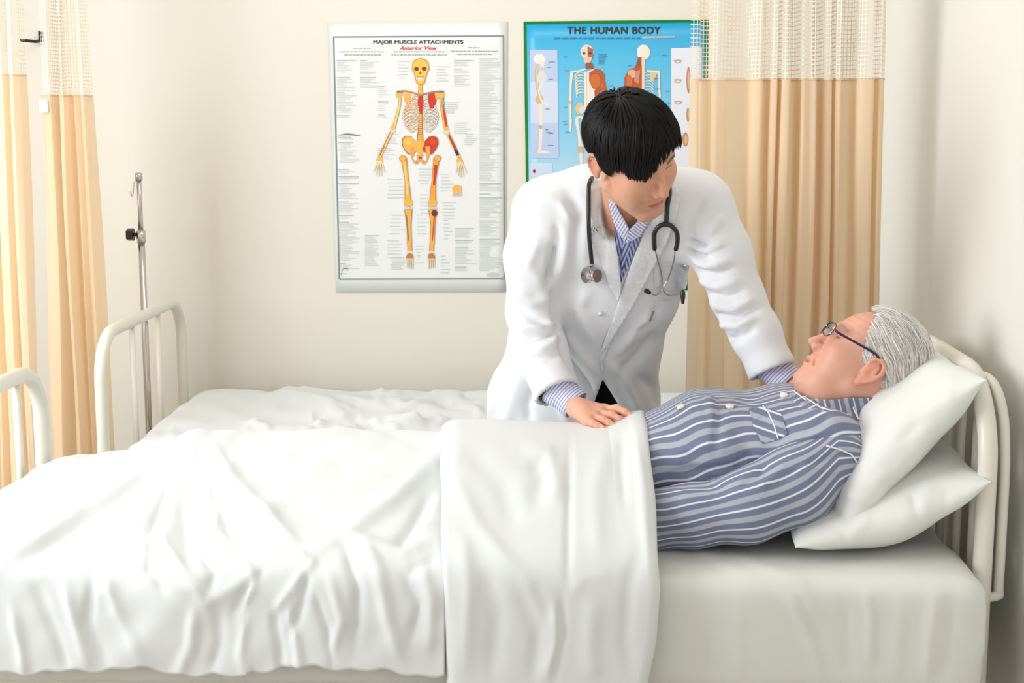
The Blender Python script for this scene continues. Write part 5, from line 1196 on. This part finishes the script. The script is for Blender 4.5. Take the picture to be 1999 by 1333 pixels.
# sleeves
def sleeve(pts, rs, strokes, seed, off):
    lo = np.min(pts, 0)-.1; hi = np.max(pts, 0)+.1; s = Sculpt(lo, hi, .0046); s.chain(pts, rs, k=.04); s.field(lambda X, Y, Z: Z-(BZ-.001)+0*X+0*Y, .012, 's')
    V, Fc = s.mesh(1); N = normals(V, Fc); V = sculpt(V, Fc, strokes, N); V = wavy(V, seed, 26, .0032, normals(V, Fc))
    best = np.full(len(V), 1e9); Sx = np.zeros(len(V)); acc = []
    # stripe coordinate: height around the smooth arm axis
    cp = np.array(catmull(pts, 12)); d = np.linalg.norm(V[:, None, :]-cp[None, ::2], axis=2); idx = d.argmin(1)*2; idx = np.minimum(idx, len(cp)-1)
    T = np.gradient(cp, axis=0); T /= np.linalg.norm(T, axis=1)[:, None]; cz = np.interp(V[:, 0], cp[:, 0][::-1] if cp[0, 0] > cp[-1, 0] else cp[:, 0], cp[:, 2][::-1] if cp[0, 0] > cp[-1, 0] else cp[:, 2]); cy = np.interp(V[:, 0], cp[:, 0][::-1] if cp[0, 0] > cp[-1, 0] else cp[:, 0], cp[:, 1][::-1] if cp[0, 0] > cp[-1, 0] else cp[:, 1])
    Sx = np.arctan2(-(V[:, 2]-cz), -(V[:, 1]-cy))*.078+off+.003*np.sin(V[:, 0]*25)
    return obj('sleeve', V, Fc, PJ, psh, s=Sx), bvh(V, Fc)
slp = [P(1625, 890, 2.80), P(1555, 945, 2.765), P(1460, 985, 2.745), P(1350, 1008, 2.745), P(1270, 1020, 2.76), P(1180, 1015, 2.80)]
_, bs = sleeve(slp, [.066, .072, .066, .057, .052, .045], [([(1650, 880), (1600, 900), (1570, 905)], 8, -5), ([(1500, 905), (1480, 930), (1440, 950)], 9, -7), ([(1540, 900), (1500, 940), (1480, 955)], 7, 5), ([(1570, 900), (1540, 930), (1520, 945)], 7, -4), ([(1300, 950), (1360, 945), (1420, 950)], 9, -5), ([(1290, 1000), (1400, 990), (1520, 975)], 12, -3), ([(1640, 900), (1600, 960), (1550, 1020)], 14, 3)], 62, .012)
slf = [np.array((.47, 3.14, .70)), np.array((.38, 3.19, .66)), np.array((.27, 3.21, .62)), np.array((.12, 3.19, .60)), np.array((0., 3.17, .60))]
sleeve(slf, [.06, .062, .056, .05, .045], [], 63, .0)
allp = [bp, bs]
# collar, pocket, placket, buttons
patch('pajama_collar', allp+[bvh_hp], [(1585, 776), (1612, 780), (1650, 779), (1706, 776), (1708, 800), (1705, 824), (1686, 822), (1668, 818), (1655, 806), (1630, 800), (1604, 792)], .010, .003, PJC, psh, step=5, sdir=(1, -.25), scale=.00104, sm=8)
patch('pajama_collar', allp, [(1522, 768), (1548, 765), (1566, 775), (1590, 783), (1606, 792), (1618, 802), (1598, 800), (1572, 796), (1556, 786), (1538, 774)], .006, .0025, PJC, psh, step=4, sdir=(.5, 1), scale=.00104, sm=6)
def piping(pts, name='piping', r=.0016, off=.003, trees=allp):
    q = [hit(trees, x, y, 0)[0] for x, y in dens_line(pts, 6)]; q = [v+np.array((0, -off, off*.3)) for v in q if v is not None]
    if len(q) > 2: m = MB(); m.tube(q, r, 6); m.build(name, TRIM, psh)
def dens_line(pts, st):
    out = []
    for a, b in zip(pts[:-1], pts[1:]):
        n = max(1, int(math.hypot(b[0]-a[0], b[1]-a[1])/st)); out += [(a[0]+(b[0]-a[0])*k/n, a[1]+(b[1]-a[1])*k/n) for k in range(n)]
    return out+[pts[-1]]
piping([(1522, 769), (1548, 764), (1572, 782)], off=.010); piping([(1566, 774), (1600, 796), (1618, 801)], off=.010); piping([(1658, 780), (1664, 800), (1672, 818), (1704, 825)], off=.0145)
piping([(1489, 792), (1500, 806), (1510, 828), (1519, 858)])
patch('pocket', allp, [(1462, 797), (1488, 793), (1525, 806), (1538, 848), (1518, 858), (1488, 866), (1470, 830)], .0025, .0012, PJ, psh, step=4, sdir=(-.35, 1), scale=.00104, sm=4)
piping([(1612, 870), (1640, 878), (1662, 888), (1673, 904)], off=.004)
for (x, y) in ((1330, 796), (1424, 795), (1531, 774)):
    p, nn = hit(allp, x, y, .002)
    if p is None: continue
    nn = unit(nn+np.array((0, 0, .5))); m = MB(); m.tube([p-nn*.002, p+nn*.0012, p+nn*.003, p+nn*.0036], [.0085, .009, .0085, .006], 18); m.build('button', BUTTON, psh)
